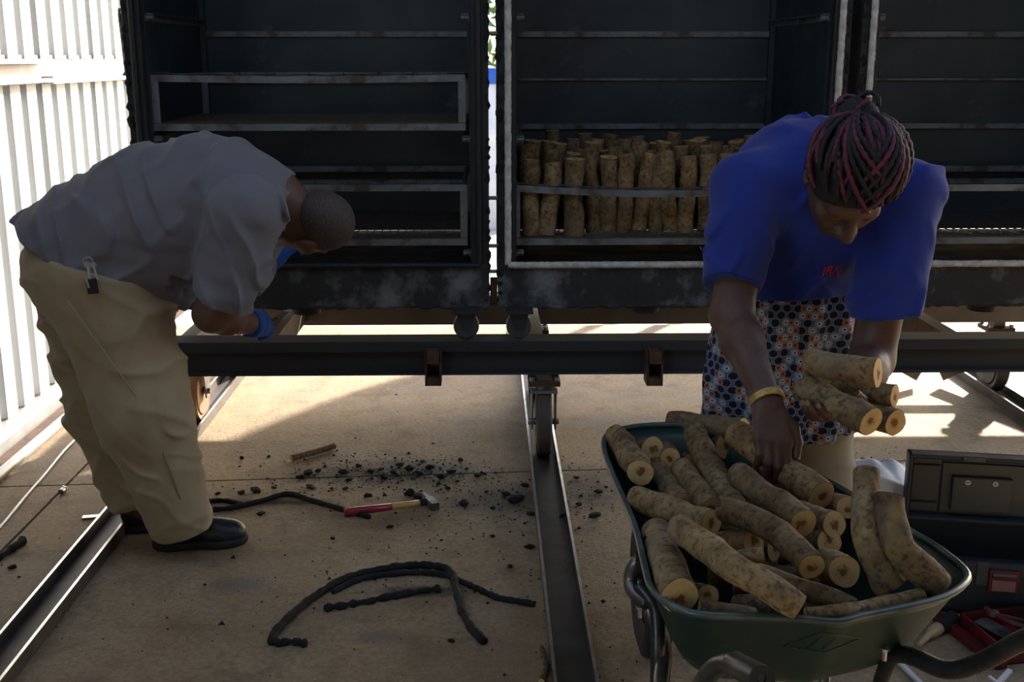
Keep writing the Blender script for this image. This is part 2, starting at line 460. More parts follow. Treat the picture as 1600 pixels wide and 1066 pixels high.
# ================================================================ kiln chambers
CZ0, CZ1, CY0, CY1 = 0.562, 2.36, 4.15, 5.06
SILL = 0.722
random.seed(4)
def jagged(mb, a, b, r, n, seg=7, jit=0.5, off=None):
    a, b = Vector(a), Vector(b); pts = []; rr = []
    for i in range(n):
        t_ = i/(n-1); p = a.lerp(b, t_) + Vector((random.uniform(-1, 1), random.uniform(-1, 1), random.uniform(-1, 1)))*r*0.5*jit
        pts.append(p); rr.append(r*random.uniform(1-jit, 1+jit*0.6))
    mb.tube(pts, rr, seg)
def chamber(x0, x1, label, gasket, hook=False):
    t = empty('kiln_chamber', ((x0+x1)/2, CY0, CZ0), label, 'kiln', 'kiln chambers on the trolley')
    th = 0.065
    body = M['soot']
    for xa, xb, side in ((x0, x0+th, 1), (x1-th, x1, -1)):
        sp = MB().box((xa, CY0+0.02, CZ0), (xb, CY1, CZ1)).build('side_panel', body, t)
        xi = xb if side > 0 else xa
        MB().box((min(xi, xi+side*0.003), CY0+0.03, SILL), (max(xi, xi+side*0.003), CY1-th, CZ1-0.1)).build('inner_sheet', M['inner'], sp)
        for z in (0.765, 1.178, 1.60):                                  # runners that carry the baskets
            MB().box((min(xi, xi+side*0.028), CY0+0.035, z-0.004), (max(xi, xi+side*0.028), CY1-th, z)).box((min(xi, xi+side*0.006), CY0+0.035, z-0.026), (max(xi, xi+side*0.006), CY1-th, z)).build('runner', M['rail'], sp)
            MB().cyl((xi+side*0.004, CY0+0.05, z-0.014), (xi+side*0.03, CY0+0.05, z-0.014), 0.012, seg=12).build('stud', M['rail'], sp)
    bp = MB().box((x0+th, CY1-th, SILL), (x1-th, CY1, CZ1)).build('back_panel', M['inner'], t)
    for z in (0.93, 1.165, 1.36, 1.545):
        hz = 0.011 if z in (0.93, 1.545, 1.165) else 0.004
        MB().box((x0+th, CY1-th-0.014, z-hz), (x1-th, CY1-th, z+hz)).build('back_rail', M['rail'], bp)
    for x in (x0+th+0.012, x1-th-0.012):
        MB().box((x-0.012, CY1-th-0.03, SILL), (x+0.012, CY1-th, CZ1-0.1)).build('corner_post', M['inner'], bp)
    MB().box((x0+th, CY0+0.02, CZ0), (x1-th, CY1, SILL-0.012)).build('floor_panel', M['soot'], t)
    MB().box((x0, CY0+0.02, CZ1-0.08), (x1, CY1, CZ1)).build('top_panel', body, t)
    # front frame: jambs and sill
    jw = 0.062
    for xa, xb in ((x0, x0+jw), (x1-jw, x1)):
        MB().box((xa, CY0-0.012, CZ0), (xb, CY0+0.03, CZ1), 0.004).build('jamb', M['soot'], t)
    MB().box((x0, CY0-0.016, CZ0), (x1, CY0+0.03, SILL-0.004), 0.004).build('sill', M['crust'], t)
    lip = MB(); jagged(lip, (x0+0.01, CY0-0.01, CZ0), (x1-0.01, CY0-0.01, CZ0), 0.009, 70); lip.build('weld_bead', M['crust'], t, smooth=True)
    gm = M['gasket'] if gasket else M['soot']
    r = 0.0125 if gasket else 0.010; gx0, gx1, gz = x0+jw-0.026, x1-jw+0.026, SILL-0.004
    gk = MB(); jagged(gk, (gx0, CY0-0.022, gz), (gx0, CY0-0.022, CZ1-0.06), r, 160, 8, 0.10); gk.build('gasket', gm, t, smooth=True)
    gk = MB(); jagged(gk, (gx1, CY0-0.022, gz), (gx1, CY0-0.022, CZ1-0.06), r, 160, 8, 0.10); gk.build('gasket', gm, t, smooth=True)
    gk = MB(); jagged(gk, (gx0, CY0-0.026, gz), (gx1, CY0-0.026, gz), r, 150, 8, 0.10); gk.build('gasket', gm, t, smooth=True)
    for xe, re_ in ((x0+0.008, 0.012), (x1-0.008, 0.010)):
        ed = MB(); jagged(ed, (xe, CY0-0.004, CZ0+0.02), (xe, CY0-0.004, CZ1), re_, 110, 7, 0.7)
        ed.build('insulation_edge', M['char'], t, smooth=True)
    # drain pot under the floor and small casters on the beams
    xm = x0 + (x1-x0)*0.5
    MB().lathe([(0.0, 0.0), (0.052, 0.0), (0.055, -0.018), (0.066, -0.020), (0.066, -0.030), (0.055, -0.032), (0.052, -0.052), (0.0, -0.052)], (xm-0.06, CY0+0.12, CZ0+0.004), (0, 0, 1), 28).build('drain_pot', M['beam'], t, smooth=True, auto=40)
    for xc in (x0+0.075, x1-0.085):
        for yc in (YF+0.0, YR):
            c = empty('caster', (xc, yc, ZB1)); c.parent = t; c.location = Vector((xc, yc, ZB1)) - wloc(t)
            r = 0.047; zc = ZB1 + r
            MB().lathe([(0.008, -0.016), (r-0.004, -0.016), (r, -0.010), (r, 0.010), (r-0.004, 0.016), (0.008, 0.016)], (xc, yc, zc), (0, 1, 0), 26).build('wheel', M['castiron'], c, smooth=True, auto=35)
            fk = MB()
            for s in (-1, 1):
                yy = yc + s*0.022
                fk.prism([(xc-0.013, yy, zc-0.014), (xc+0.013, yy, zc-0.014), (xc+0.038, yy, CZ0-0.008), (xc-0.038, yy, CZ0-0.008)], (0, 0.004*s, 0))
            fk.box((xc-0.05, yc-0.045, CZ0-0.012), (xc+0.05, yc+0.045, CZ0-0.0005))
            fk.cyl((xc, yc-0.032, zc), (xc, yc+0.032, zc), 0.009, seg=8)
            fk.build('fork', M['beam'], c)
    if hook:
        a = at(186, 15, CY0+0.05); b = at(197, 116, CY0+0.05)
        MB().tube([(x0+0.01, a.y, a.z+0.004), (a.x, a.y, a.z), (a.x, a.y, a.z-0.02), (a.x+0.004, b.y, (a.z+b.z)/2), (a.x+0.008, b.y, b.z+0.01), (b.x-0.01, b.y, b.z), (x0+0.01, b.y, b.z)], 0.0065, 10).build('side_handle', M['zinc'], t, smooth=True)
    return t
X10, X11 = at(212, 300, CY0).x, at(764, 300, CY0).x
X20, X21 = at(778, 300, CY0).x, at(1312, 300, CY0).x
X30 = at(1328, 300, CY0).x
c1 = chamber(X10, X11, 'empty black kiln chamber behind the bending man, nearest the white ribbed wall', False, True)
c2 = chamber(X20, X21, 'kiln chamber with upright logs and a white rope seal, middle of the three', True)
c3 = chamber(X30, X30+1.27, 'kiln chamber at the right edge behind the woman in blue', True)
# door hinges and a latch pin in the gap between the first two chambers
for py in (52, 310, 385, 425):
    z = at(770, py, CY0).z
    MB().cyl((X11-0.005, CY0+0.012, z), (X20+0.005, CY0+0.012, z), 0.007, seg=10).build('latch_pin', M['zinc'], c2)
MB().box((X11+0.003, CY0+0.01, CZ0), (X20-0.003, CY0+0.04, CZ0+0.10)).build('hinge_plate', M['rust'], c2)

# ================================================================ baskets
def basket(x0, x1, z0, z1, label, sag=0.0, y0=CY0+0.05, y1=CY1-0.12):
    t = empty('wire_basket', ((x0+x1)/2, y0, z0), label, 'basket', 'baskets in the kiln chambers')
    def rail(y, z, s, nm):
        o_ = MB(); n = 12 if s else 1
        for i in range(n):
            f = lambda q: z - s*math.sin(math.pi*q)
            a, b = i/n, (i+1)/n
            p, q = Vector((x0+(x1-x0)*a, y, f(a))), Vector((x0+(x1-x0)*b, y, f(b)))
            o_.bar(p, q, 0.004, 0.024); o_.bar(p+Vector((0, 0.012, 0.010)), q+Vector((0, 0.012, 0.010)), 0.024, 0.004)
        return o_.build(nm, M['rail'], t)
    rail(y0, z1, sag, 'top_rail'); rail(y1, z1, 0, 'top_rail'); rail(y0, z0+0.012, 0, 'bottom_rail'); rail(y1, z0+0.012, 0, 'bottom_rail')
    for x in (x0+0.012, x1-0.012):
        for y in (y0+0.004, y1):
            MB().box((x-0.013, y-0.004, z0), (x+0.013, y+0.004, z1+0.01)).build('post', M['rail'], t)
        for z in (z0+0.012, z1):
            MB().box((x-0.006, y0, z-0.011), (x+0.006, y1, z+0.011)).build('side_rail', M['rail'], t)
    wm = MB(); z = z0 + 0.026
    k = x0
    while k < x1:
        wm.box((k-0.0015, y0, z-0.0015), (k+0.0015, y1, z+0.0015)); k += 0.03
    k = y0
    while k < y1:
        wm.box((x0, k-0.0015, z), (x1, k+0.0015, z+0.003)); k += 0.03
    o_ = wm.build('mesh_floor', M['wire'], t); o_['kind'] = 'stuff'
    ws = MB()
    for j in range(3):
        pts = []
        for i in range(25):
            a = i/24; pts.append((x0+(x1-x0)*a, y0+0.012+j*0.012, z1+0.016+0.003*math.sin(i*1.7+j) - (sag*0.9)*math.sin(math.pi*a)))
        ws.tube(pts, 0.0016, 5)
    for i in range(9):
        x = x0 + (x1-x0)*(i+0.5)/9
        zz = z1+0.012 - sag*math.sin(math.pi*(i+0.5)/9)
        ws.tube([(x, y0+0.002, zz), (x, y0+0.02, zz+0.012), (x, y0+0.045, zz+0.002)], 0.002, 5)
    o_ = ws.build('mesh_edge', M['wire'], t); o_['kind'] = 'stuff'
    return t
ZA0, ZA1 = at(500, 379, CY0+.05).z-.012, at(500, 294, CY0+.05).z
ZB_0, ZB_1 = at(500, 199, CY0+.05).z-.012, at(500, 122, CY0+.05).z
bx0, bx1 = at(238, 160, CY0+.05).x, at(727, 160, CY0+.05).x
basket(bx0, bx1, ZB_0, ZB_1, 'empty wire basket on the upper runners of the chamber behind the man', 0.006)
basket(bx0+.005, bx1+.003, ZA0, ZA1, 'empty wire basket low in the chamber, partly behind the man\'s head')
B2 = (at(802, 340, CY0+.05).x, at(1282, 340, CY0+.05).x)
basket(B2[0], B2[1], ZA0, ZA1-0.002, 'sagging wire basket holding the upright logs', 0.022)
basket(X30+0.075, X30+1.27-0.075, ZA0, ZA1-0.004, 'empty wire basket in the chamber at the right edge')

# ================================================================ outdoors: an added shade tank, and things seen through the gaps
TX = 2.12  # tank is added, sized and placed so its shadow falls under the trolley
tk = empty('shade_tank', (TX, 7.6, 0), 'added blue tank on a stand outdoors, placed to shade the floor', 'tank')
MB().lathe([(0.0, -0.93), (0.3, -0.91), (0.46, -0.82), (0.5, -0.66), (0.5, 0.66), (0.46, 0.82), (0.3, 0.91), (0.0, 0.93)], (TX, 7.6, 1.68), (1, 0, 0), 32).build('shell', pm('shade_tank_plastic', (0.03, 0.12, 0.55), (0.025, 0.10, 0.48), 2, 0.4), tk, smooth=True)
for x in (TX-.5, TX+.5):
    for y in (7.3, 7.9):
        MB().box((x-0.03, y-0.03, -0.03), (x+0.03, y+0.03, 1.30)).build('leg', M['girt'], tk)
    MB().box((x-0.03, 7.27, 1.2), (x+0.03, 7.93, 1.3)).build('cradle', M['girt'], tk)
dx = at(769, 150, 10.5).x
dr = tag(MB().lathe([(0.0, 0), (0.36, 0), (0.38, 0.03), (0.38, 0.40), (0.39, 0.42), (0.39, 0.44), (0.38, 0.46), (0.38, 0.80), (0.39, 0.82), (0.39, 0.84), (0.38, 0.86), (0.38, 1.20), (0.36, 1.26), (0.0, 1.26)], (dx, 10.5, -0.03), (0, 0, 1), 32).build('plastic_drum', M['white_plastic'], smooth=True, auto=40), 'white drum with a blue lid outdoors, seen through the narrow chamber gap', 'drum')
MB().lathe([(0.0, 0), (0.385, 0), (0.385, 0.10), (0.36, 0.13), (0.0, 0.13)], (dx, 10.5, 1.231), (0, 0, 1), 32).build('lid', pm('blue_drum_plastic', (0.03, 0.12, 0.55), (0.025, 0.10, 0.48), 2, 0.4), dr, smooth=True, auto=40)
random.seed(9)
def bush(x, y, r, h, label):
    t = empty('bush', (x, y, -0.03), label, 'bush', 'bushes outdoors')
    lm = MB()
    for i in range(900):
        a = random.uniform(0, 6.283); u = random.uniform(-1, 1); k = random.uniform(0.6, 1)**0.5
        c = Vector((x + r*k*math.sqrt(1-u*u)*math.cos(a), y + r*k*math.sqrt(1-u*u)*math.sin(a), h*0.55 + h*0.45*u*k))
        d = Vector((random.gauss(0, 1), random.gauss(0, 1), random.gauss(0, 1))).normalized(); e = d.orthogonal().normalized(); s = random.uniform(.06, .12)
        lm.add([c-d*s, c+e*s*.4, c+d*s, c-e*s*.4], [(0, 1, 2, 3)])
    o_ = lm.build('foliage', pm('bush_leaves', (0.06, 0.14, 0.03), (0.11, 0.2, 0.05), 5, 0.6), t); o_['kind'] = 'stuff'
    MB().tube([(x, y, -0.05), (x+.05, y, h*.5)], [.06, .03], 8).build('stem', M['rust'], t)
bush(-0.6, 13, 1.2, 2.6, 'green bush outdoors behind the tank, glimpsed through the chamber gap')
bush(2.4, 14, 1.3, 2.2, 'green bush outdoors behind the right-hand chamber')
# ================================================================ implicit surfaces for the two people
class SDF:
    def __init__(s): s.ops = []; s.post = []
    def cone(s, a, b, ra, rb, k=0.03, sub=False):
        s.ops.append(('c', np.array(a, 'f'), np.array(b, 'f'), ra, rb, k, sub)); return s
    def chain(s, pts, rr, k=0.03):
        for i in range(len(pts)-1): s.cone(pts[i], pts[i+1], rr[i], rr[i+1], k)
        return s
    def ell(s, c, rad, ax=None, k=0.03, sub=False):
        A = np.eye(3, dtype='f') if ax is None else np.array([list(a) for a in ax], 'f')
        s.ops.append(('e', np.array(c, 'f'), A, np.array(rad, 'f'), k, sub)); return s
    def box(s, c, half, ax, r, k=0.01, sub=False):
        s.ops.append(('b', np.array(c, 'f'), np.array([list(a) for a in ax], 'f'), np.array(half, 'f')-r, r, k, sub)); return s
    def cut(s, c, n, k=0.004):                 # keep the side the normal points away from
        n = Vector(n).normalized(); s.ops.append(('p', np.array(c, 'f'), np.array(n, 'f'), k)); return s
    def warp(s, fn): s.ops.append(('w', fn)); return s
    def ev(s, P):
        D = np.full(len(P), 9.0, 'f')
        for o in s.ops:
            if o[0] == 'w': D = D + o[1](P).astype('f'); continue
            if o[0] == 'p':
                b = (P - o[1]) @ o[2]; k = o[3]
                h = np.clip(0.5 - 0.5*(b - D)/k, 0, 1); D = b + (D - b)*h + k*h*(1-h); continue
            if o[0] == 'c':
                _, a, b_, ra, rb, k, sub = o; ba = b_ - a; pa = P - a
                t = np.clip(pa @ ba / max(ba @ ba, 1e-9), 0, 1)
                q = pa - t[:, None]*ba
                d = np.sqrt(np.einsum('ij,ij->i', q, q)) - (ra + (rb-ra)*t)
            elif o[0] == 'e':
                _, c, A, r, k, sub = o; q = (P - c) @ A.T
                k0 = np.sqrt(((q/r)**2).sum(1)); k1 = np.sqrt(((q/(r*r))**2).sum(1))
                d = k0*(k0-1)/np.maximum(k1, 1e-6)
            else:
                _, c, A, hf, r, k, sub = o; q = np.abs((P - c) @ A.T) - hf
                d = np.sqrt((np.maximum(q, 0)**2).sum(1)) + np.minimum(q.max(1), 0) - r
            if sub:
                h = np.clip(0.5 - 0.5*(D + d)/k, 0, 1); D = D + (-d - D)*h + k*h*(1-h)
            else:
                h = np.clip(0.5 + 0.5*(d - D)/k, 0, 1); D = d + (D - d)*h - k*h*(1-h)
        return D
    def bounds(s):
        lo = np.full(3, 9e9); hi = -lo
        for o in s.ops:
            if o[0] == 'c' and not o[6]:
                for p, r in ((o[1], o[3]), (o[2], o[4])): lo = np.minimum(lo, p-r); hi = np.maximum(hi, p+r)
            elif o[0] == 'e' and not o[5]:
                e = np.abs(o[2].T) @ o[3]; lo = np.minimum(lo, o[1]-e); hi = np.maximum(hi, o[1]+e)
            elif o[0] == 'b' and not o[6]:
                e = np.abs(o[2].T) @ (o[3]+o[4]); lo = np.minimum(lo, o[1]-e); hi = np.maximum(hi, o[1]+e)
        return lo-0.03, hi+0.03
    def mesh(s, name, h=0.005):
        lo, hi = s.bounds(); B = 4; H = h*B
        nc = np.ceil((hi-lo)/H).astype(int) + 1
        ci = np.stack(np.meshgrid(*[np.arange(n) for n in nc], indexing='ij'), -1).reshape(-1, 3)
        Dc = np.concatenate([s.ev((lo + (c + 0.5)*H - 0.5*h).astype('f')) for c in np.array_split(ci, max(1, len(ci)//200000))])
        near = np.abs(Dc) < H*1.35 + 0.008
        D = np.repeat(np.repeat(np.repeat(Dc.reshape(nc), B, 0), B, 1), B, 2).astype('f')
        sub = np.stack(np.meshgrid(*[np.arange(B)]*3, indexing='ij'), -1).reshape(-1, 3)
        fi = (ci[near][:, None, :]*B + sub[None]).reshape(-1, 3)
        out = np.concatenate([s.ev((lo + c*h).astype('f')) for c in np.array_split(fi, max(1, len(fi)//200000))])
        D[fi[:, 0], fi[:, 1], fi[:, 2]] = out
        S = D < 0
        c8 = [S[i:S.shape[0]-1+i, j:S.shape[1]-1+j, k:S.shape[2]-1+k] for i in (0, 1) for j in (0, 1) for k in (0, 1)]
        cnt = sum(c.astype(np.int8) for c in c8); mixed = (cnt > 0) & (cnt < 8)
        idx = np.argwhere(mixed); cmap = np.full(mixed.shape, -1, np.int32); cmap[mixed] = np.arange(len(idx))
        offs = np.array([(i, j, k) for i in (0, 1) for j in (0, 1) for k in (0, 1)])
        val = np.stack([D[idx[:, 0]+o[0], idx[:, 1]+o[1], idx[:, 2]+o[2]] for o in offs], 1)
        acc = np.zeros((len(idx), 3)); n_ = np.zeros(len(idx))
        for a in range(8):
            for b in range(a+1, 8):
                if np.abs(offs[a]-offs[b]).sum() != 1: continue
                m_ = (val[:, a] < 0) != (val[:, b] < 0)
                t = val[m_, a]/(val[m_, a]-val[m_, b])
                acc[m_] += offs[a] + t[:, None]*(offs[b]-offs[a]); n_[m_] += 1
        V = lo + (idx + acc/n_[:, None])*h
        Fs = []
        for ax in range(3):
            u, v = (ax+1) % 3, (ax+2) % 3
            sl0 = [slice(None)]*3; sl1 = [slice(None)]*3; sl0[ax] = slice(0, -1); sl1[ax] = slice(1, None)
            s0, s1 = S[tuple(sl0)], S[tuple(sl1)]
            e = np.argwhere(s0 != s1); fl = s0[e[:, 0], e[:, 1], e[:, 2]]
            ok = (e[:, u] > 0) & (e[:, v] > 0) & (e[:, u] < cmap.shape[u]) & (e[:, v] < cmap.shape[v]); e = e[ok]; fl = fl[ok]
            q = []
            for du, dv in ((-1, -1), (0, -1), (0, 0), (-1, 0)):
                c = e.copy(); c[:, u] += du; c[:, v] += dv; q.append(cmap[c[:, 0], c[:, 1], c[:, 2]])
            q = np.stack(q, 1); q = np.where(fl[:, None], q, q[:, ::-1]); Fs.append(q)
        Fq = np.concatenate(Fs); Fq = Fq[(Fq >= 0).all(1)]
        me = bpy.data.meshes.new(name)
        me.vertices.add(len(V)); me.vertices.foreach_set('co', V.astype('f').ravel())
        me.loops.add(len(Fq)*4); me.loops.foreach_set('vertex_index', Fq.astype(np.int32).ravel())
        me.polygons.add(len(Fq)); me.polygons.foreach_set('loop_start', np.arange(0, len(Fq)*4, 4, dtype=np.int32))
        try: me.polygons.foreach_set('loop_total', np.full(len(Fq), 4, np.int32))
        except Exception: pass
        me.update(calc_edges=True); me.validate()
        return me

def wob(P, f, seed=0):
    """cheap smooth noise in -1..1"""
    r = np.random.RandomState(seed); o = 0
    for i in range(4):
        k = r.normal(size=3)*f*(1+0.5*i); ph = r.uniform(0, 6.28)
        o = o + np.sin(P @ k.astype('f') + ph + 1.3*np.sin(P @ (r.normal(size=3)*f*0.6).astype('f') + ph*2))/(1+0.4*i)
    return o/2.2
def crease(P, axis, f, seed, amp):
    """soft ridged folds that run across `axis`"""
    a = np.array(Vector(axis).normalized(), 'f')
    x = 1.02 - np.sqrt(np.sin(0.5*((P @ a)*f + 3.0*wob(P, f*0.14, seed)))**2 + 0.035)
    return -amp*x**2.5*np.clip(0.35+0.75*wob(P, f*0.13, seed+7), 0, 1)

def frame(f, u):
    f = Vector(f).normalized(); u = Vector(u); u = (u - f*u.dot(f)).normalized(); r = f.cross(u)
    return r, f, u                               # right, forward, up

def head(S, c, f, u, sc=1.0, k=0.02):
    r, f, u = frame(f, u); A = (r, f, u)
    L = lambda x, y, z: Vector(c) + (r*x + f*y + u*z)*sc
    S.ell(L(0, -0.012, 0.032), (0.074*sc, 0.094*sc, 0.084*sc), A, 0.02)
    S.ell(L(0, 0.028, -0.035), (0.058*sc, 0.064*sc, 0.078*sc), A, 0.03)
    S.cone(L(0.035, 0.0, -0.06), L(0.012, 0.068, -0.095), 0.022*sc, 0.018*sc, 0.03)
    S.cone(L(-0.035, 0.0, -0.06), L(-0.012, 0.068, -0.095), 0.022*sc, 0.018*sc, 0.03)
    S.cone(L(-0.035, 0.073, 0.022), L(0.035, 0.073, 0.022), 0.013*sc, 0.013*sc, 0.02)      # brow
    for s in (-1, 1):
        S.ell(L(s*0.031, 0.092, 0.004), (0.017*sc, 0.014*sc, 0.011*sc), A, 0.012, True)       # sockets
        S.ell(L(s*0.031, 0.074, 0.004), (0.0145*sc, 0.0135*sc, 0.0115*sc), A, 0.003)          # lids
        S.cone(L(s*0.045, 0.062, -0.02), L(s*0.03, 0.073, -0.035), 0.017*sc, 0.014*sc, 0.02)  # cheeks
        S.ell(L(s*0.077, -0.008, -0.006), (0.009*sc, 0.019*sc, 0.031*sc), A, 0.005)           # ears
        S.ell(L(s*0.086, -0.004, -0.004), (0.006*sc, 0.010*sc, 0.018*sc), A, 0.004, True)
        S.ell(L(s*0.013, 0.098, -0.031), (0.011*sc, 0.012*sc, 0.009*sc), A, 0.006)            # nostrils
    S.cone(L(0, 0.088, 0.014), L(0, 0.112, -0.026), 0.008*sc, 0.0135*sc, 0.012)             # nose
    S.ell(L(0, 0.088, -0.058), (0.024*sc, 0.013*sc, 0.008*sc), A, 0.006)
    S.ell(L(0, 0.087, -0.072), (0.022*sc, 0.013*sc, 0.009*sc), A, 0.006)
    return L, A

def bend(v, ax, ang): return Matrix.Rotation(ang, 3, ax) @ v

def hand(S, wr, d, n, tv, curl, thumb=None, sc=1.0, fat=1.0, fan=0.0, grow=0.0):
    """wr wrist, d towards the knuckles, n back of the hand, tv thumb side; curl per finger (three joints)"""
    d = Vector(d).normalized(); n = Vector(n); n = (n - d*n.dot(d)).normalized(); tv0 = Vector(tv)
    t = d.cross(n)
    if t.dot(tv0) < 0: t = -t
    W = Vector(wr); tips = []
    kn = [(0.030, 0.086), (0.010, 0.090), (-0.010, 0.086), (-0.028, 0.078)]
    ln = [(0.042, 0.025, 0.019), (0.046, 0.029, 0.020), (0.042, 0.027, 0.019), (0.033, 0.021, 0.017)]
    for i, (x, y) in enumerate(kn):
        b = W + (t*x + d*y)*sc
        S.cone(W + t*x*0.55*sc, b, (0.017+grow)*sc*fat, (0.0125+grow)*sc*fat, 0.012)
    S.cone(W - n*0.004*sc + (t*0.022 + d*0.03)*sc, W + (t*0.026+d*0.075)*sc - n*0.004*sc, (0.016+grow)*sc*fat, (0.012+grow)*sc*fat, 0.012)
    ax = t
    sgn = 1 if (bend(d, ax, 0.1)).dot(n) < 0 else -1
    for i, (x, y) in enumerate(kn):
        p = W + (t*x + d*y)*sc; a = 0; c = curl[i] if isinstance(curl[0], (list, tuple)) else curl
        r = [0.0105, 0.0092, 0.0085, 0.0072] if i < 3 else [0.009, 0.008, 0.0072, 0.0062]
        dd = (d + t*fan*(1.5-i)).normalized()
        for j in range(3):
            a += c[j]; v = bend(dd, ax, sgn*a); q = p + v*ln[i][j]*sc
            S.cone(p, q, (r[j]+grow)*sc*fat, (r[j+1]+grow)*sc*fat, 0.004 if j else 0.006)
            if j == 2: tips.append((q, v, bend(n, ax, sgn*a)))
            p = q
    th = thumb or [(0.62, 0.72, -0.35), (0.85, 0.35, -0.35), (0.95, 0.05, -0.3)]
    p = W + (d*0.022 + t*0.022)*sc - n*0.006*sc; r = [0.0165, 0.0125, 0.0110, 0.0085]
    for j, l in enumerate((0.042, 0.033, 0.026)):
        v = (d*th[j][0] + t*th[j][1] + n*th[j][2]).normalized(); q = p + v*l*sc
        S.cone(p, q, (r[j]+grow)*sc*fat, (r[j+1]+grow)*sc*fat, 0.008 if j == 0 else 0.004); p = q
        if j == 2: tips.append((q, v, (n*0.6 + t*0.6).normalized()))
    return tips

def nails(tips, parent, sc=1.0):
    for q, v, n in tips:
        v = v.normalized(); n = (n - v*n.dot(v)).normalized(); x = v.cross(n)
        mb = MB(); vs = []; fs = []
        for i in range(5):
            for j in range(5):
                a = (j/4-0.5)*1.9; y = (i/4-0.5)*0.011
                vs.append(q - v*0.001 + v*y + (n*math.cos(a) + x*math.sin(a))*(0.0078*sc) + n*0.0004)
        for i in range(4):
            for j in range(4): fs.append((i*5+j, i*5+j+1, (i+1)*5+j+1, (i+1)*5+j))
        mb.add(vs, fs).build('fingernail', M['nail'], parent, smooth=True)

# ---------------------------------------------------------------- cloth, skin
def skin(name, c1, c2, c3):
    m = NT(name); f = m.noise(14, 5); g = m.noise(160, 3)
    col = m.ramp(f, [(0.35, c1), (0.65, c2)]); col = m.mix(m.ramp(g, [(0.4, 0.25), (0.6, 0.0)]), col, c3)
    m.set(Base_Color=col, Roughness=m.ramp(m.noise(40, 3), [(0.3, 0.42), (0.7, 0.6)]), Specular_IOR_Level=0.4)
    m.bump(g, 0.15, 0.002); return m.mat
M['skin_man'] = skin('man_skin', (0.125, 0.062, 0.04), (0.15, 0.078, 0.052), (0.07, 0.035, 0.025))
M['skin_woman'] = skin('woman_skin', (0.085, 0.042, 0.028), (0.105, 0.054, 0.037), (0.05, 0.024, 0.018))
M['nail'] = pm('fingernail', (0.33, 0.19, 0.14), (0.28, 0.16, 0.12), 30, 0.35)
def cloth(name, c1, c2, weave=900, rough=0.9, c3=None):
    m = NT(name); f = m.noise(7, 4); w1 = m.noise(weave, 2, 0.5, stretch=(1, 1, 0.25)); w2 = m.noise(45, 4)
    col = m.ramp(f, [(0.3, c1), (0.7, c2)]); col = m.mix(m.ramp(w1, [(0.3, 0.25), (0.7, 0.0)]), col, tuple(x*0.55 for x in c1))
    if c3: col = m.mix(m.ramp(m.noise(5, 6, 0.7), [(0.58, 0.0), (0.75, 0.5)]), col, c3)
    m.set(Base_Color=col, Roughness=rough, Specular_IOR_Level=0.15, Sheen_Weight=0.15, Sheen_Roughness=0.5)
    m.bump(m.math('ADD', m.math('MULTIPLY', w1, 0.2), w2), 0.18, 0.004); return m.mat
M['grey_shirt'] = cloth('grey_cotton', (0.185, 0.182, 0.205), (0.155, 0.153, 0.178))
M['khaki'] = cloth('khaki_cotton', (0.40, 0.325, 0.205), (0.35, 0.28, 0.17), c3=(0.22, 0.145, 0.085))
M['khaki_pale'] = cloth('pale_khaki_cotton', (0.38, 0.33, 0.24), (0.32, 0.27, 0.19))
M['blue_shirt'] = cloth('royal_blue_cotton', (0.022, 0.04, 0.25), (0.019, 0.034, 0.21))
M['glove'] = cloth('blue_glove_knit', (0.02, 0.075, 0.30), (0.018, 0.06, 0.24), 300)
M['leather'] = pm('black_leather', (0.010, 0.011, 0.014), (0.02, 0.021, 0.026), 30, 0.4, bump=0.3, bscale=120, rvar=0.12)
M['rubber'] = pm('black_rubber', (0.012, 0.012, 0.013), (0.02, 0.02, 0.02), 20, 0.75, bump=0.2)

# wax-print cloth: rows of navy discs, pale rings and orange dots on grey blue
m = NT('dotted_wrap_cloth')
uv = m.N('ShaderNodeUVMap'); uv.uv_map = 'cloth'
def cells(offx, offy, pitch):
    mp = m.N('ShaderNodeMapping'); mp.inputs['Location'].default_value = (offx, offy, 0); mp.inputs['Scale'].default_value = (1/pitch[0], 1/pitch[1], 1)
    m.l.new(uv.outputs[0], mp.inputs[0])
    fl = m.N('ShaderNodeVectorMath', operation='FLOOR'); m.l.new(mp.outputs[0], fl.inputs[0])
    fr = m.N('ShaderNodeVectorMath', operation='SUBTRACT'); m.l.new(mp.outputs[0], fr.inputs[0]); m.l.new(fl.outputs[0], fr.inputs[1])
    sb = m.N('ShaderNodeVectorMath', operation='SUBTRACT'); m.l.new(fr.outputs[0], sb.inputs[0]); sb.inputs[1].default_value = (.5, .5, 0)
    ml = m.N('ShaderNodeVectorMath', operation='MULTIPLY'); m.l.new(sb.outputs[0], ml.inputs[0]); ml.inputs[1].default_value = (pitch[0]*100, pitch[1]*100, 0)
    ln = m.N('ShaderNodeVectorMath', operation='LENGTH'); m.l.new(ml.outputs[0], ln.inputs[0])
    wn = m.N('ShaderNodeTexWhiteNoise'); wn.noise_dimensions = '2D'; m.l.new(fl.outputs[0], wn.inputs['Vector'])
    return ln.outputs['Value'], wn.outputs['Value']
def disc(d, r, e=0.05): return m.ramp(m.math('DIVIDE', d, 4.0), [((r-e)/4, 1.0), ((r+e)/4, 0.0)])
PT = (0.026, 0.038)
col = m.mix(m.ramp(m.noise(500, 2, coord='UV'), [(0.4, 0.5), (0.6, 0.0)]), (0.065, 0.09, 0.14), (0.13, 0.16, 0.215))
d1, r1 = cells(0, 0, PT); d2, r2 = cells(0.5, 0.5, PT)
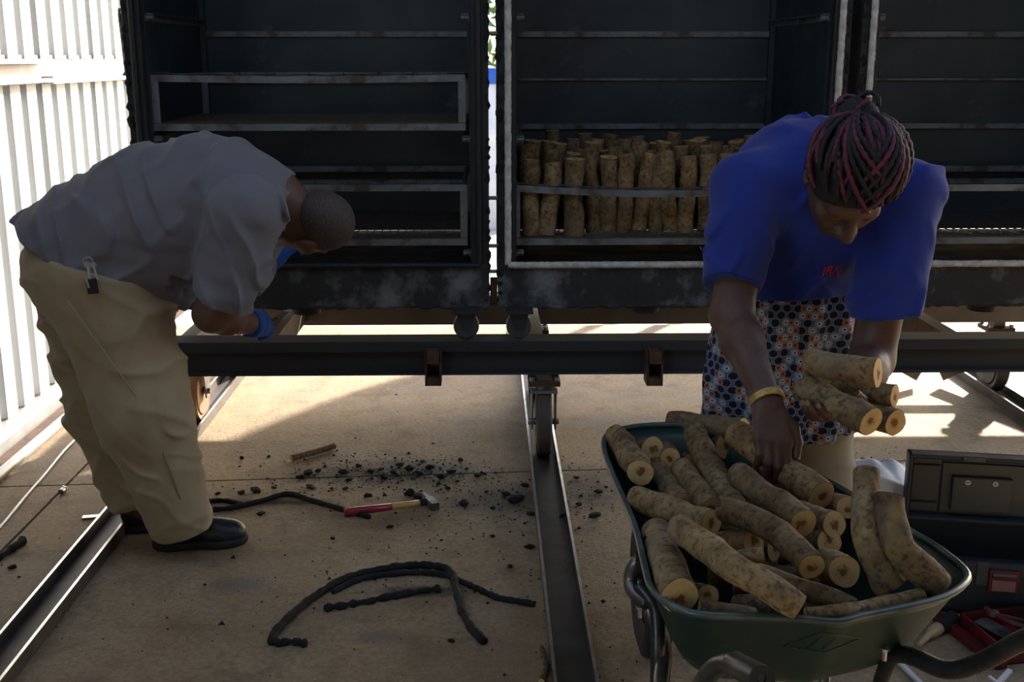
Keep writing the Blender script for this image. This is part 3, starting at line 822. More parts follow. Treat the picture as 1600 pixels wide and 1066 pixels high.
for d, rnd in ((d1, r1), (d2, r2)):
    pale = m.ramp(rnd, [(0.60, 0.0), (0.61, 1.0)])
    col = m.mix(disc(d, 1.06), col, (0.33, 0.36, 0.42))
    col = m.mix(disc(d, 0.98), col, m.mix(pale, (0.012, 0.014, 0.035), (0.20, 0.25, 0.34)))
    col = m.mix(m.math('MULTIPLY', disc(d, 0.55), pale), col, (0.45, 0.48, 0.52))
    col = m.mix(m.math('MULTIPLY', disc(d, 0.26), pale), col, (0.015, 0.015, 0.035))
for ox, oy in ((0.0, 0.5), (0.5, 0.0)):
    d3, r3 = cells(ox, oy, PT)
    on = m.ramp(r3, [(0.70, 0.0), (0.71, 1.0)])
    col = m.mix(m.math('MULTIPLY', disc(d3, 0.78), on), col, (0.34, 0.12, 0.055))
    col = m.mix(m.math('MULTIPLY', disc(d3, 0.30), on), col, (0.06, 0.02, 0.02))
m.set(Base_Color=col, Roughness=0.85, Specular_IOR_Level=0.15)
m.bump(m.noise(60, 4), 0.15, 0.004)
M['wrap'] = m.mat

def shoe(parent, heel, toe, w=0.048):
    heel, toe = Vector((heel[0], heel[1], 0)), Vector((toe[0], toe[1], 0)); d = (toe-heel).normalized(); L = (toe-heel).length; x = d.cross(Vector((0, 0, 1))); z = Vector((0, 0, 1))
    at_ = lambda f, h, s=0: heel + d*L*f + z*h + x*s
    S = SDF()
    S.ell(at_(0.20, 0.055), (w*0.82, L*0.17, 0.05), (x, d, z)).cone(at_(0.18, 0.06), at_(0.16, 0.125), 0.044, 0.046, 0.03)
    S.cone(at_(0.35, 0.065), at_(0.62, 0.045), 0.042, 0.036, 0.04).ell(at_(0.76, 0.035), (w*1.02, L*0.23, 0.042), (x, d, z), 0.03)
    S.cut(at_(0, 0.018), (0, 0, -1))
    o = link('shoe', S.mesh('shoe', 0.0045), M['leather'], parent)
    S = SDF()
    S.ell(at_(0.22, 0.017), (w*0.95, L*0.22, 0.05), (x, d, z)).ell(at_(0.72, 0.017), (w*1.14, L*0.285, 0.05), (x, d, z), 0.04).cone(at_(0.2, 0.016), at_(0.7, 0.016), w*0.8, w*0.85, 0.02)
    S.cut(at_(0, 0.026), (0, 0, 1)).cut(at_(0, 0.0015), (0, 0, -1))
    link('sole', S.mesh('sole', 0.0045), M['rubber'], o)
    for k in range(4):
        f = 0.40 + 0.055*k
        MB().tube([at_(f, 0.103-0.055*(f-0.4), -0.026), at_(f+.02, 0.109-0.055*(f-0.4), 0), at_(f, 0.103-0.055*(f-0.4), 0.026)], 0.003, 6).build('lace', M['rubber'], o, smooth=True)
    return o

# ================================================================ the bending man
man = empty('person', atz(270, 845), 'person in grey T-shirt and khaki trousers bending over with blue gloves', 'person')
YM = 3.31
shR, elR, wrR = at(384, 335, 3.11), at(331, 490, 3.13), at(394, 506, 3.32)
shL, elL, wrL = at(392, 330, 3.52), at(392, 440, 3.72), at(424, 405, 3.88)
S = SDF()
hc = at(489, 348, 3.34)
head(S, hc, (0.05, 0.74, -0.67), (1, 0.05, -0.18), 1.06)
S.cone(at(412, 308, YM), at(462, 338, 3.335), 0.078, 0.066, 0.03)
S.cone(at(440, 300, 3.32), at(458, 322, 3.33), 0.052, 0.058, 0.02)                # roll of the neck
S.chain([at(155, 418, YM), at(250, 352, YM), at(345, 312, YM), at(410, 308, YM)], [0.17, 0.18, 0.15, 0.09], 0.05)
for sh in (shR, shL): S.cone(at(380, 312, YM), sh, 0.09, 0.065, 0.04)
S.chain([shR, elR], [0.066, 0.051], 0.02); S.cone(elR, elR.lerp(wrR, 0.35), 0.050, 0.049, 0.02); S.cone(elR.lerp(wrR, 0.35), wrR, 0.049, 0.031, 0.02)
S.chain([shL, elL, wrL], [0.064, 0.048, 0.031], 0.02)
dR = (at(428, 503, 3.44) - wrR); dL = at(446, 385, 3.93) - wrL
hand(S, wrR, dR, (0.1, -0.9, 0.4), (0.3, -0.2, 0.9), (0.5, 0.9, 0.6), sc=0.95)
hand(S, wrL, dL, (-0.2, -0.6, 0.7), (0, 0.8, 0.4), (0.4, 0.8, 0.5), sc=0.95)
LR = [at(165, 450, 3.20), at(224, 640, 3.20), at(277, 812, 3.22)]
LL = [at(140, 447, 3.42), at(172, 640, 3.42), at(208, 778, 3.40)]
fR, tR = atz(238, 857), atz(388, 846)
fL = atz(190, 829); tL = fL + (tR-fR)
for Lg, ft in ((LR, fR), (LL, fL)):
    S.chain(Lg, [0.11, 0.065, 0.045], 0.04); S.cone(Lg[2], Vector((ft.x+0.08, ft.y, 0.06)), 0.045, 0.04, 0.03)
body = link('body', S.mesh('body', 0.0048), M['skin_man'], man)
S = SDF(); r_, f_, u_ = frame((0.05, 0.74, -0.67), (1, 0.05, -0.18)); Lm = lambda x, y, z: hc + (r_*x + f_*y + u_*z)*1.06
S.ell(Lm(0, -0.012, 0.032), (0.0757*1.06, 0.0957*1.06, 0.0857*1.06), (r_, f_, u_)); S.cut(Lm(0, 0.055, 0.03), f_*0.9 - u_*0.3, 0.01); S.cut(Lm(0, -0.02, -0.012), -u_ + f_*0.35, 0.02)
m = NT('cropped_hair'); g = m.noise(420, 3, 0.6)
m.set(Base_Color=m.ramp(g, [(0.35, (0.018, 0.014, 0.013)), (0.55, (0.07, 0.052, 0.046)), (0.72, (0.16, 0.14, 0.13))]), Roughness=0.75); m.bump(g, 0.4, 0.003)
link('cropped_hair', S.mesh('cropped_hair', 0.0045), m.mat, man)
# shirt
S = SDF()
ax = at(400, 300, YM) - at(155, 405, YM)
S.chain([at(128, 420, YM), at(155, 405, YM), at(250, 350, YM), at(345, 312, YM), at(404, 309, YM)], [0.208, 0.216, 0.212, 0.172, 0.112], 0.06)
S.cone(at(235, 390, YM), at(262, 428, YM), 0.13, 0.085, 0.06)
for sh in (shR, shL): S.cone(at(375, 312, YM), sh, 0.10, 0.092, 0.05)
S.cone(shR, at(346, 462, 3.12), 0.098, 0.082, 0.03); S.cone(shL, shL.lerp(elL, 0.75), 0.09, 0.08, 0.03)
S.warp(lambda P: crease(P, (0.9, 0.25, 0.35), 70, 3, 0.034) + crease(P, (0.75, -0.2, -0.6), 46, 11, 0.028) + 0.004*wob(P, 18, 5))
hemn = Vector((-0.48, 0, -0.86)); S.cut(at(150, 409, YM), hemn, 0.012)
c_ = at(342, 470, 3.12); n_ = (elR-shR).normalized()*0.75 + Vector((-0.25, 0, -0.3))
# only the sleeve is trimmed by its hem plane
arm = SDF(); arm.cone(shR, at(338, 490, 3.12), 0.13, 0.13)
def trim_sleeve(S, armS, c, n):
    c = np.array(c, 'f'); n = np.array(Vector(n).normalized(), 'f'); base = S.ev
    def ev(P):
        D = base(P); b = (P-c) @ n
        inside = armS.ev(P) < 0.02
        return np.where(inside & (b > -0.05), np.maximum(D, b), D)
    S.ev = ev
trim_sleeve(S, arm, c_, n_)
S.cone(at(436, 320, YM), at(470, 330, YM), 0.086, 0.10, 0.006, True)
shirt = link('shirt', S.mesh('shirt', 0.0055), M['grey_shirt'], man)
ringc = [at(433, 320, YM) + Vector((0.06, 0, 1)).normalized()*math.cos(a)*0.096 + Vector((0, 1, 0))*math.sin(a)*0.092 for a in np.linspace(0, 6.283, 41)[:-1]]
MB().tube(ringc, 0.008, 8, closed=True).build('collar', M['grey_shirt'], shirt, smooth=True)
# trousers
S = SDF()
S.ell(at(146, 415, YM), (0.19, 0.20, 0.19), None).chain([at(160, 430, 3.22), LR[1], at(281, 812, 3.22)], [0.168, 0.126, 0.094], 0.07)
S.chain([at(138, 432, 3.41), LL[1], at(208, 775, 3.40)], [0.165, 0.116, 0.086], 0.05)
S.warp(lambda P: (crease(P, (-0.35, 0.3, 0.9), 46, 21, 0.024) + crease(P, (0.5, 0.1, 0.85), 75, 29, 0.022)) + 0.004*wob(P, 16, 25))
S.cut(at(278, 834, 3.22), (0.25, 0, -1), 0.006)
S.cut(at(105, 380, YM), (0.30, 0, 0.95), 0.01)
legL = SDF(); legL.chain([LL[1], at(200, 800, 3.40)], [0.15, 0.15])
legR = SDF(); legR.chain([LR[1], at(285, 830, 3.22)], [0.128, 0.128])
base_ev = S.ev
cl_ = np.array(at(206, 786, 3.40), 'f'); nl_ = np.array(Vector((0.2, 0, -1)).normalized(), 'f')
def ev_tr(P):
    D = base_ev(P); b = (P-cl_) @ nl_
    return np.where((legL.ev(P) < legR.ev(P)) & (b > -0.04), np.maximum(D, b), D)
S.ev = ev_tr
tro = link('trousers', S.mesh('trousers', 0.0055), M['khaki'], man)
# seams and the hip pocket
MB().tube([at(105, 470, 3.02), at(170, 560, 3.055), at(235, 650, 3.075), at(282, 780, 3.125)], 0.0022, 6).build('side_seam', M['khaki'], tro, smooth=True)
shoe(man, fR, tR); shoe(man, fL, tL)
# gloves
for wr, d, n, tv, cu, nm in ((wrR, dR, (0.1, -0.9, 0.4), (0.3, -0.2, 0.9), (0.5, 0.9, 0.6), 'glove'), (wrL, dL, (-0.2, -0.6, 0.7), (0, 0.8, 0.4), (0.4, 0.8, 0.5), 'glove')):
    S = SDF(); d = Vector(d).normalized()
    hand(S, wr, d, n, tv, cu, sc=0.97, grow=0.0035); S.cone(Vector(wr)-d*0.012, Vector(wr)+d*0.03, 0.040, 0.036, 0.02)
    S.warp(lambda P: 0.0015*wob(P, 60, 3)); S.cut(Vector(wr)-d*0.02, -d, 0.006)
    link(nm, S.mesh(nm, 0.004), M['glove'], man)
# keys on the belt loop
ky = empty('keys', at(140, 410, 3.05)); ky.parent = man; ky.location = at(140, 410, 3.05) - wloc(man)
k0 = at(139, 409, 3.045)
MB().tube([k0 + Vector((math.cos(a)*0.013, -0.006, math.sin(a)*0.013)) for a in np.linspace(0, 6.283, 25)[:-1]], 0.0016, 6, closed=True).build('key_ring', M['edge'], ky, smooth=True)
for px0, py0, px1, py1, wd in ((137, 414, 141, 436, 0.010), (146, 414, 153, 437, 0.008), (134, 432, 139, 450, 0.007)):
    a, b = at(px0, py0, 3.035), at(px1, py1, 3.035); kb = MB()
    kb.lathe([(0.0, -0.0015), (wd, -0.0015), (wd, 0.0015), (0.0, 0.0015)], a, (0, 1, 0.1), 16); kb.bar(a, b, wd*0.7, 0.003, (0, 1, 0))
    kb.build('key', M['edge'], ky)
a, b = at(142, 436, 3.04), at(146, 459, 3.04)
MB().bar(a, b, 0.026, 0.010, (0, 1, 0)).build('fob', M['rubber'], ky)
# scraper in the right hand
tl = empty('scraper', at(436, 498, 3.46), 'small pale scraper in the bending man\'s gloved hand', 'scraper')
MB().bar(at(418, 510, 3.43), at(434, 500, 3.47), 0.018, 0.018).build('handle', M['rust'], tl)
MB().bar(at(434, 500, 3.47), at(446, 488, 3.52), 0.028, 0.003).build('blade', M['edge'], tl)

# ================================================================ the woman with the logs
wom = empty('person', (at(1225, 900, 2.93).x, 2.93, 0), 'person in blue T-shirt and dotted wrap gathering logs from the wheelbarrow', 'person')
sR, eR, wR = at(1172, 298, 2.66), at(1143, 492, 2.50), at(1199, 628, 2.31)
sL, eL, wL = at(1408, 308, 2.64), at(1362, 562, 2.56), at(1330, 628, 2.36)
pel, wst, cst, nck = at(1222, 545, 2.93), at(1232, 440, 2.88), at(1275, 310, 2.77), at(1296, 262, 2.70)
hw_ = at(1326, 280, 2.47)
fW, uW = Vector((0.0, -0.40, -0.92)), Vector((0.06, -0.92, 0.40))
S = SDF()
Lh, Ah = head(S, hw_, fW, uW, 1.09)
S.cone(nck, Lh(0, -0.02, -0.05), 0.062, 0.055, 0.03)
S.chain([pel + Vector((0, .02, 0)), wst + Vector((0, .02, 0)), cst, nck], [0.105, 0.105, 0.125, 0.07], 0.05)
for sh in (sR, sL): S.cone(cst + Vector((0, -0.02, 0.01)), sh, 0.09, 0.058, 0.04)
S.chain([sR, eR], [0.058, 0.047], 0.02); S.cone(eR, eR.lerp(wR, 0.3), 0.047, 0.046, 0.02); S.cone(eR.lerp(wR, 0.3), wR, 0.046, 0.028, 0.02)
S.chain([sL, eL], [0.060, 0.050], 0.02); S.cone(eL, eL.lerp(wL, 0.3), 0.049, 0.046, 0.02); S.cone(eL.lerp(wL, 0.3), wL, 0.046, 0.029, 0.02)
kR = at(1207, 690, 2.255)
tipsR = hand(S, wR, kR - wR, (0.1, -0.93, 0.2), (1, 0.1, 0.2), ((0.35, 0.65, 0.45), (0.3, 0.6, 0.45), (0.25, 0.6, 0.45), (0.25, 0.6, 0.5)), [(0.75, 0.62, 0.1), (0.95, 0.15, -0.15), (0.95, -0.1, -0.3)], 1.04)
kL = at(1296, 650, 2.30)
tipsL = hand(S, wL, kL - wL, (0.25, -0.25, -0.93), (0.3, -0.85, 0.2), ((0.2, 0.6, 0.5), (0.25, 0.7, 0.5), (0.3, 0.7, 0.5), (0.3, 0.7, 0.5)), [(0.5, 0.8, 0.1), (0.7, 0.5, -0.5), (0.6, 0.2, -0.7)], 1.0)
GR = [at(1170, 570, 2.94), at(1178, 740, 2.90)]; GL = [at(1276, 570, 2.94), at(1288, 745, 2.90)]
for G in (GR, GL):
    G.append(Vector((G[1].x, 2.96, 0.09))); S.chain(G, [0.085, 0.055, 0.04], 0.04); S.cone(G[2], (G[2].x, 2.86, 0.04), 0.04, 0.03, 0.03)
body = link('body', S.mesh('body', 0.0044), M['skin_woman'], wom)
nails(tipsR, body); nails(tipsL, body)
# T-shirt
S = SDF()
S.chain([wst + Vector((0, 0, -0.05)), wst, cst, nck], [0.170, 0.168, 0.166, 0.095], 0.06)
S.cone(cst + Vector((-0.05, 0.03, 0.03)), cst + Vector((0.06, 0.03, 0.02)), 0.155, 0.15, 0.05)
for sh in (sR, sL): S.cone(cst + Vector((0, -0.02, 0.01)), sh, 0.13, 0.085, 0.06)
aR, aL = at(1141, 452, 2.53), at(1383, 492, 2.575)
S.cone(sR, aR, 0.088, 0.062, 0.03); S.cone(sL, aL, 0.088, 0.080, 0.03)
S.warp(lambda P: crease(P, (0.75, 0.1, 0.55), 60, 41, 0.022) + crease(P, (-0.7, 0.2, 0.6), 66, 47, 0.022) + 0.003*wob(P, 17, 44))
armS = SDF(); armS.cone(sR.lerp(aR, .5), aR.lerp(eR, 1.0), 0.09, 0.10); trim_sleeve(S, armS, at(1142, 446, 2.53), eR - sR)
armS2 = SDF(); armS2.cone(sL.lerp(aL, .5), aL.lerp(eL, 1.0), 0.10, 0.11); trim_sleeve(S, armS2, at(1390, 484, 2.60), Vector((0.12, 0, -1)))
armC = SDF(); armC.chain([wst + Vector((0, 0, -0.3)), wst], [0.24, 0.24])
hz_ = at(1240, 466, 2.72).z
base2 = S.ev
def ev_sh(P):
    D = base2(P); b = (hz_ - P[:, 2]) + 0.05*np.sin((P[:, 0]-wst.x)*7)*0.2
    return np.where((armS.ev(P) > 0.0) & (armS2.ev(P) > 0.0) & (b > -0.05), np.maximum(D, b), D)
S.ev = ev_sh
S.cone(nck + (hw_-nck)*0.25, hw_, 0.068, 0.085, 0.006, True)
S.cone(aR.lerp(eR, .9), eR, 0.050, 0.052, 0.005, True); S.cone(aL.lerp(eL, .62), eL, 0.052, 0.060, 0.005, True)
shirt = link('shirt', S.mesh('shirt', 0.0055), M['blue_shirt'], wom)
# embroidered letters on the chest
def letters(txt, c, xdir, ydir, size, mat, parent, name):
    cu = bpy.data.curves.new(name, 'FONT'); cu.body = txt; cu.size = size; cu.extrude = 0.0012; cu.shear = 0.25; cu.align_x = 'CENTER'; cu.align_y = 'CENTER'; cu.offset = 0.0006
    tmp = bpy.data.objects.new(name, cu); COL.objects.link(tmp)
    dg = bpy.context.evaluated_depsgraph_get(); me = bpy.data.meshes.new_from_object(tmp.evaluated_get(dg))
    bpy.data.objects.remove(tmp, do_unlink=True)
    x = Vector(xdir).normalized(); y = Vector(ydir); y = (y - x*y.dot(x)).normalized(); z = x.cross(y)
    lw = wloc(parent)
    for v in me.vertices:
        q = Vector(c) + x*v.co.x + y*v.co.y*0.62; k = v.co.z
        ok, hp, hn, _i = parent.ray_cast(q + z*0.04 - lw, -z)
        v.co = (hp + lw + z*(0.0016 + k)) if ok else q + z*k
    me.materials.clear()
    return link(name, me, mat, parent, smooth=False)
M['red_thread'] = pm('red_thread', (0.42, 0.015, 0.03), (0.32, 0.012, 0.025), 90, 0.7)
def hit(px, py, objs):
    """first point of a sight line on a mesh object (unrotated)"""
    d = ray(px, py).normalized(); best = None
    for o in objs:
        ok, p, n, i = o.ray_cast(CAMP - wloc(o), d)
        if ok:
            p = p + wloc(o)
            if best is None or (p-CAMP).length < (best[0]-CAMP).length: best = (p, n)
    return best
bpy.context.view_layer.update()
h1 = hit(1300, 423, [shirt])
if h1:
    letters('JRN', h1[0], (1, 0.0, 0.12), (-0.1, 0.55, 0.83), 0.030, M['red_thread'], shirt, 'lettering')
# wrap skirt
wc = Vector((pel.x-0.005, 2.925, 0)); z_top, z_hem = at(1222, 440, 2.9).z, at(1325, 692, 2.80).z
S = SDF(); S.cone((wc.x, wc.y, z_top+0.06), (wc.x, wc.y, z_hem-0.1), 0.2, 0.2)
def ev_wrap(P):
    z = P[:, 2]; t = np.clip((z_top - z)/(z_top - z_hem), 0, 1)
    x, y = P[:, 0]-wc.x - 0.012*(1-t), P[:, 1]-wc.y + 0.035*(1-t)
    rx = 0.185 + 0.022*np.sin(t*2.6); ry = 0.16 + 0.015*t
    a = np.arctan2(x, -y)
    rad = np.sqrt((x/rx)**2 + (y/ry)**2)
    fold = (0.004 + 0.010*t)*np.sin(a*9 + 1.5*np.sin(a*2) + 2*t) + 0.004*np.sin(a*17+z*20) + 0.006*np.sin(z*38 + a*3)*(1-t)
    D = (rad-1)*0.165 - fold
    D = np.maximum(D, z - z_top - 0.06)
    D = np.maximum(D, (z_hem - z) + 0.012*np.sin(a*2))
    inner = (rad-1)*0.165 - fold + 0.008
    return np.where(z < z_hem + 0.2, np.maximum(D, -inner), D).astype('f')
S.ev = ev_wrap
me = S.mesh('wrap', 0.0055)
co = np.empty(len(me.vertices)*3, 'f'); me.vertices.foreach_get('co', co); co = co.reshape(-1, 3)
uvl = me.uv_layers.new(name='cloth'); li = np.empty(len(me.loops), np.int32); me.loops.foreach_get('vertex_index', li)
ang = np.arctan2(co[:, 0]-wc.x, -(co[:, 1]-wc.y)); uvv = np.stack([ang*0.19, co[:, 2]], 1)
uvl.data.foreach_set('uv', uvv[li].astype('f').ravel())
link('wrap_skirt', me, M['wrap'], wom)
# trousers and shoes under the wrap
S = SDF(); S.cone(at(1222, 520, 2.93) + Vector((-.04, 0, 0)), at(1222, 520, 2.93) + Vector((.04, 0, 0)), 0.12, 0.12)
for G in (GR, GL): S.chain([G[0], G[1], G[2] + Vector((0, 0, 0.03))], [0.10, 0.072, 0.065], 0.04)
S.warp(lambda P: crease(P, (0.2, 0.1, 1), 60, 61, 0.008)); S.cut((0, 0, 0.10), (0, 0, -1))
link('trousers', S.mesh('trousers', 0.006), M['khaki_pale'], wom)
for G in (GR, GL): shoe(wom, (G[2].x, 3.02), (G[2].x, 2.76))
# bracelet
bd = (wR - eR).normalized(); bu = bd.orthogonal().normalized(); bv = bd.cross(bu)
bc = wR - bd*0.004
bg_ = MB()
for k in range(3):
    bg_.tube([bc + bd*(0.005*(k-1)) + (bu*math.cos(a) + bv*math.sin(a))*0.0345 for a in np.linspace(0, 6.283, 37)[:-1]], 0.0036, 8, closed=True)
bg_.build('bracelet', pm('gold_bracelet', (0.62, 0.45, 0.16), (0.42, 0.29, 0.10), 120, 0.4, 0.6), wom, smooth=True)
# hair: a close cap, braids drawn back to a bun
r_, f_, u_ = Ah
S = SDF(); S.ell(Lh(0, -0.014, 0.034), (0.098, 0.107, 0.097), Ah)
S.cut(Lh(0, 0.068, 0.040), f_*0.8 - u_*0.55, 0.01); S.cut(Lh(0, 0, -0.022), -u_ + f_*0.25, 0.01)
S.ell(Lh(0, -0.108, 0.062), (0.046, 0.034, 0.042), Ah, 0.02)
M['hair'] = pm('black_hair', (0.004, 0.0035, 0.0045), (0.010, 0.008, 0.010), 60, 0.75, bump=0.6, bscale=160)
M['burgundy'] = pm('burgundy_braid', (0.11, 0.009, 0.034), (0.06, 0.006, 0.02), 70, 0.6, bump=0.5, bscale=200)
hair = link('hair', S.mesh('hair', 0.0045), M['hair'], wom)
random.seed(12)
def onhead(v, lift):
    v = v.normalized(); k = 1/math.sqrt((v.x/0.093)**2 + (v.y/0.099)**2 + (v.z/0.090)**2)
    q = v*(k+lift); return Lh(q.x, q.y-0.014, q.z+0.034)
def braid(v0, v1, mat, lift=0.004, r=0.0058, bulge=0.006, n=34, wav=0.0):
    v0, v1 = v0.normalized(), v1.normalized(); pts = []; rr = []
    side = v0.cross(v1)
    for i in range(n):
        t = i/(n-1); v = v0.slerp(v1, t) if v0.angle(v1) < 3.0 else v0.lerp(v1, t)
        v = v + side*math.sin(t*math.pi)*wav
        pts.append(onhead(v, lift + bulge*math.sin(math.pi*t))); rr.append(r*(1+0.2*math.sin(i*2.1))*(0.75+0.25*min(1, t*6)))
    MB().tube(pts, rr, 7).build('braid', mat, hair, smooth=True)
bun = Vector((0, -0.86, 0.42))
cnt_ = 0
for el, azs in ((4, range(-118, 119, 13)), (24, range(-108, 109, 13)), (44, range(-92, 93, 17)), (62, range(-70, 71, 24)), (80, (-50, 0, 50))):
    for az in azs:
        a, e = math.radians(az + random.uniform(-4, 4)), math.radians(el + random.uniform(-3, 3) + (16 if abs(az) < 60 and el < 20 else 0))
        v0 = Vector((math.sin(a)*math.cos(e), math.cos(a)*math.cos(e), math.sin(e)))
        cnt_ += 1
        mat = M['burgundy'] if (cnt_ % 5 == 0 or (az > 60 and cnt_ % 2)) else M['hair']
        braid(v0, bun + Vector((random.uniform(-.3, .3), 0, random.uniform(-.2, .25))), mat, bulge=random.uniform(0.003, 0.012), wav=random.uniform(-.12, .12))
for sgn in (-1, 1):                                     # long strands swept round the sides from the parting
    for k_ in range(5):
        a, e = math.radians(sgn*(4+6*k_)), math.radians(20 + 11*k_)
        v0 = Vector((math.sin(a)*math.cos(e), math.cos(a)*math.cos(e), math.sin(e)))
        braid(v0, bun, M['burgundy'] if k_ in (0, 3) else M['hair'], lift=0.012, bulge=0.008, wav=-sgn*(0.95 - 0.13*k_), r=0.0055)
for i in range(16):                                     # loops of the bun
    c = Lh(random.uniform(-.028, .028), -0.122 + random.uniform(-.01, .015), 0.064 + random.uniform(-.026, .026)); a0 = random.uniform(0, 6.28); R_ = random.uniform(0.016, 0.03)
    e1 = Vector((random.gauss(0, 1), random.gauss(0, 1), random.gauss(0, 1))).normalized(); e2 = e1.orthogonal().normalized()
    MB().tube([c + (e1*math.cos(a0+q) + e2*math.sin(a0+q))*R_ for q in np.linspace(0, 4.6, 22)], [0.0052*(1+0.2*math.sin(j*2.1)) for j in range(22)], 7).build('braid', M['burgundy'] if i % 2 else M['hair'], hair, smooth=True)
# ================================================================ logs
m = NT('log_bark')
oi = m.N('ShaderNodeObjectInfo')
off = m.N('ShaderNodeVectorMath', operation='ADD'); m.l.new(m.tc.outputs['Object'], off.inputs[0])
cmb = m.N('ShaderNodeCombineXYZ'); m.l.new(m.math('MULTIPLY', oi.outputs['Random'], 37.0), cmb.inputs[0]); m.l.new(cmb.outputs[0], off.inputs[1])
V_ = off.outputs[0]
f = m.noise(16, 6, 0.65, vec=V_); g = m.noise(70, 5, 0.65, vec=V_); s = m.noise(9, 4, 0.5, vec=V_); y = m.noise(11, 3, 0.5, vec=V_)
col = m.ramp(f, [(0.3, (0.115, 0.07, 0.033)), (0.5, (0.225, 0.15, 0.074)), (0.7, (0.32, 0.235, 0.125))])
col = m.mix(m.ramp(g, [(0.37, 0.75), (0.52, 0.0)]), col, (0.04, 0.027, 0.018))
col = m.mix(m.ramp(s, [(0.52, 0.0), (0.68, 0.55)]), col, (0.23, 0.19, 0.13))
col = m.mix(m.ramp(y, [(0.66, 0.0), (0.72, 0.7)]), col, (0.38, 0.26, 0.09))
tone = m.ramp(oi.outputs['Random'], [(0.0, (0.72, 0.70, 0.66)), (0.5, (1.0, 1.0, 1.0)), (1.0, (1.15, 1.08, 0.95))])
col = m.mix(1.0, col, tone, 'MULTIPLY')
m.set(Base_Color=col, Roughness=0.85, Specular_IOR_Level=0.25)
m.bump(m.math('ADD', m.math('MULTIPLY', f, 0.6), g), 0.7, 0.006)
M['bark'] = m.mat

m = NT('log_cut_face')
oi = m.N('ShaderNodeObjectInfo'); rnd = oi.outputs['Random']
uv = m.N('ShaderNodeUVMap'); uv.uv_map = 'face'
cmb = m.N('ShaderNodeCombineXYZ')
m.l.new(m.math('MULTIPLY', m.math('SUBTRACT', rnd, 0.5), 0.35), cmb.inputs[0]); m.l.new(m.math('MULTIPLY', m.math('SINE', m.math('MULTIPLY', rnd, 50.0)), 0.14), cmb.inputs[1])
sh = m.N('ShaderNodeVectorMath', operation='SUBTRACT'); m.l.new(uv.outputs[0], sh.inputs[0]); m.l.new(cmb.outputs[0], sh.inputs[1])
ln = m.N('ShaderNodeVectorMath', operation='LENGTH'); m.l.new(sh.outputs[0], ln.inputs[0])
L0 = m.N('ShaderNodeVectorMath', operation='LENGTH'); m.l.new(uv.outputs[0], L0.inputs[0])
nz = m.N('ShaderNodeTexNoise'); nz.noise_dimensions = '4D'; nz.inputs['Scale'].default_value = 2.6; nz.inputs['Detail'].default_value = 4
m.l.new(uv.outputs[0], nz.inputs['Vector']); m.l.new(m.math('MULTIPLY', rnd, 60.0), nz.inputs['W'])
n0 = m.math('SUBTRACT', nz.outputs['Fac'], 0.5)
d = m.math('ADD', ln.outputs['Value'], m.math('MULTIPLY', n0, 1.15))
rings = m.math('SINE', m.math('MULTIPLY', m.math('ADD', ln.outputs['Value'], m.math('MULTIPLY', n0, 0.15)), 55.0))
col = m.mix(rnd, (0.68, 0.50, 0.24), (0.62, 0.40, 0.16))
col = m.mix(m.ramp(nz.outputs['Fac'], [(0.4, 0.0), (0.7, 0.6)]), col, (0.54, 0.30, 0.10))
col = m.mix(m.ramp(rings, [(0.2, 0.0), (0.9, 0.22)]), col, (0.38, 0.21, 0.08))
col = m.mix(m.ramp(d, [(0.22, 1.0), (0.31, 0.0)]), col, (0.055, 0.026, 0.015))
col = m.mix(m.ramp(d, [(0.28, 0.5), (0.55, 0.0)]), col, (0.36, 0.17, 0.05))
col = m.mix(m.ramp(L0.outputs['Value'], [(0.93, 0.0), (0.985, 1.0)]), col, (0.10, 0.07, 0.04))
m.set(Base_Color=col, Roughness=0.8, Specular_IOR_Level=0.2)
m.bump(m.math('ADD', rings, m.math('MULTIPLY', nz.outputs['Fac'], 3.0)), 0.25, 0.002)
M['cut'] = m.mat

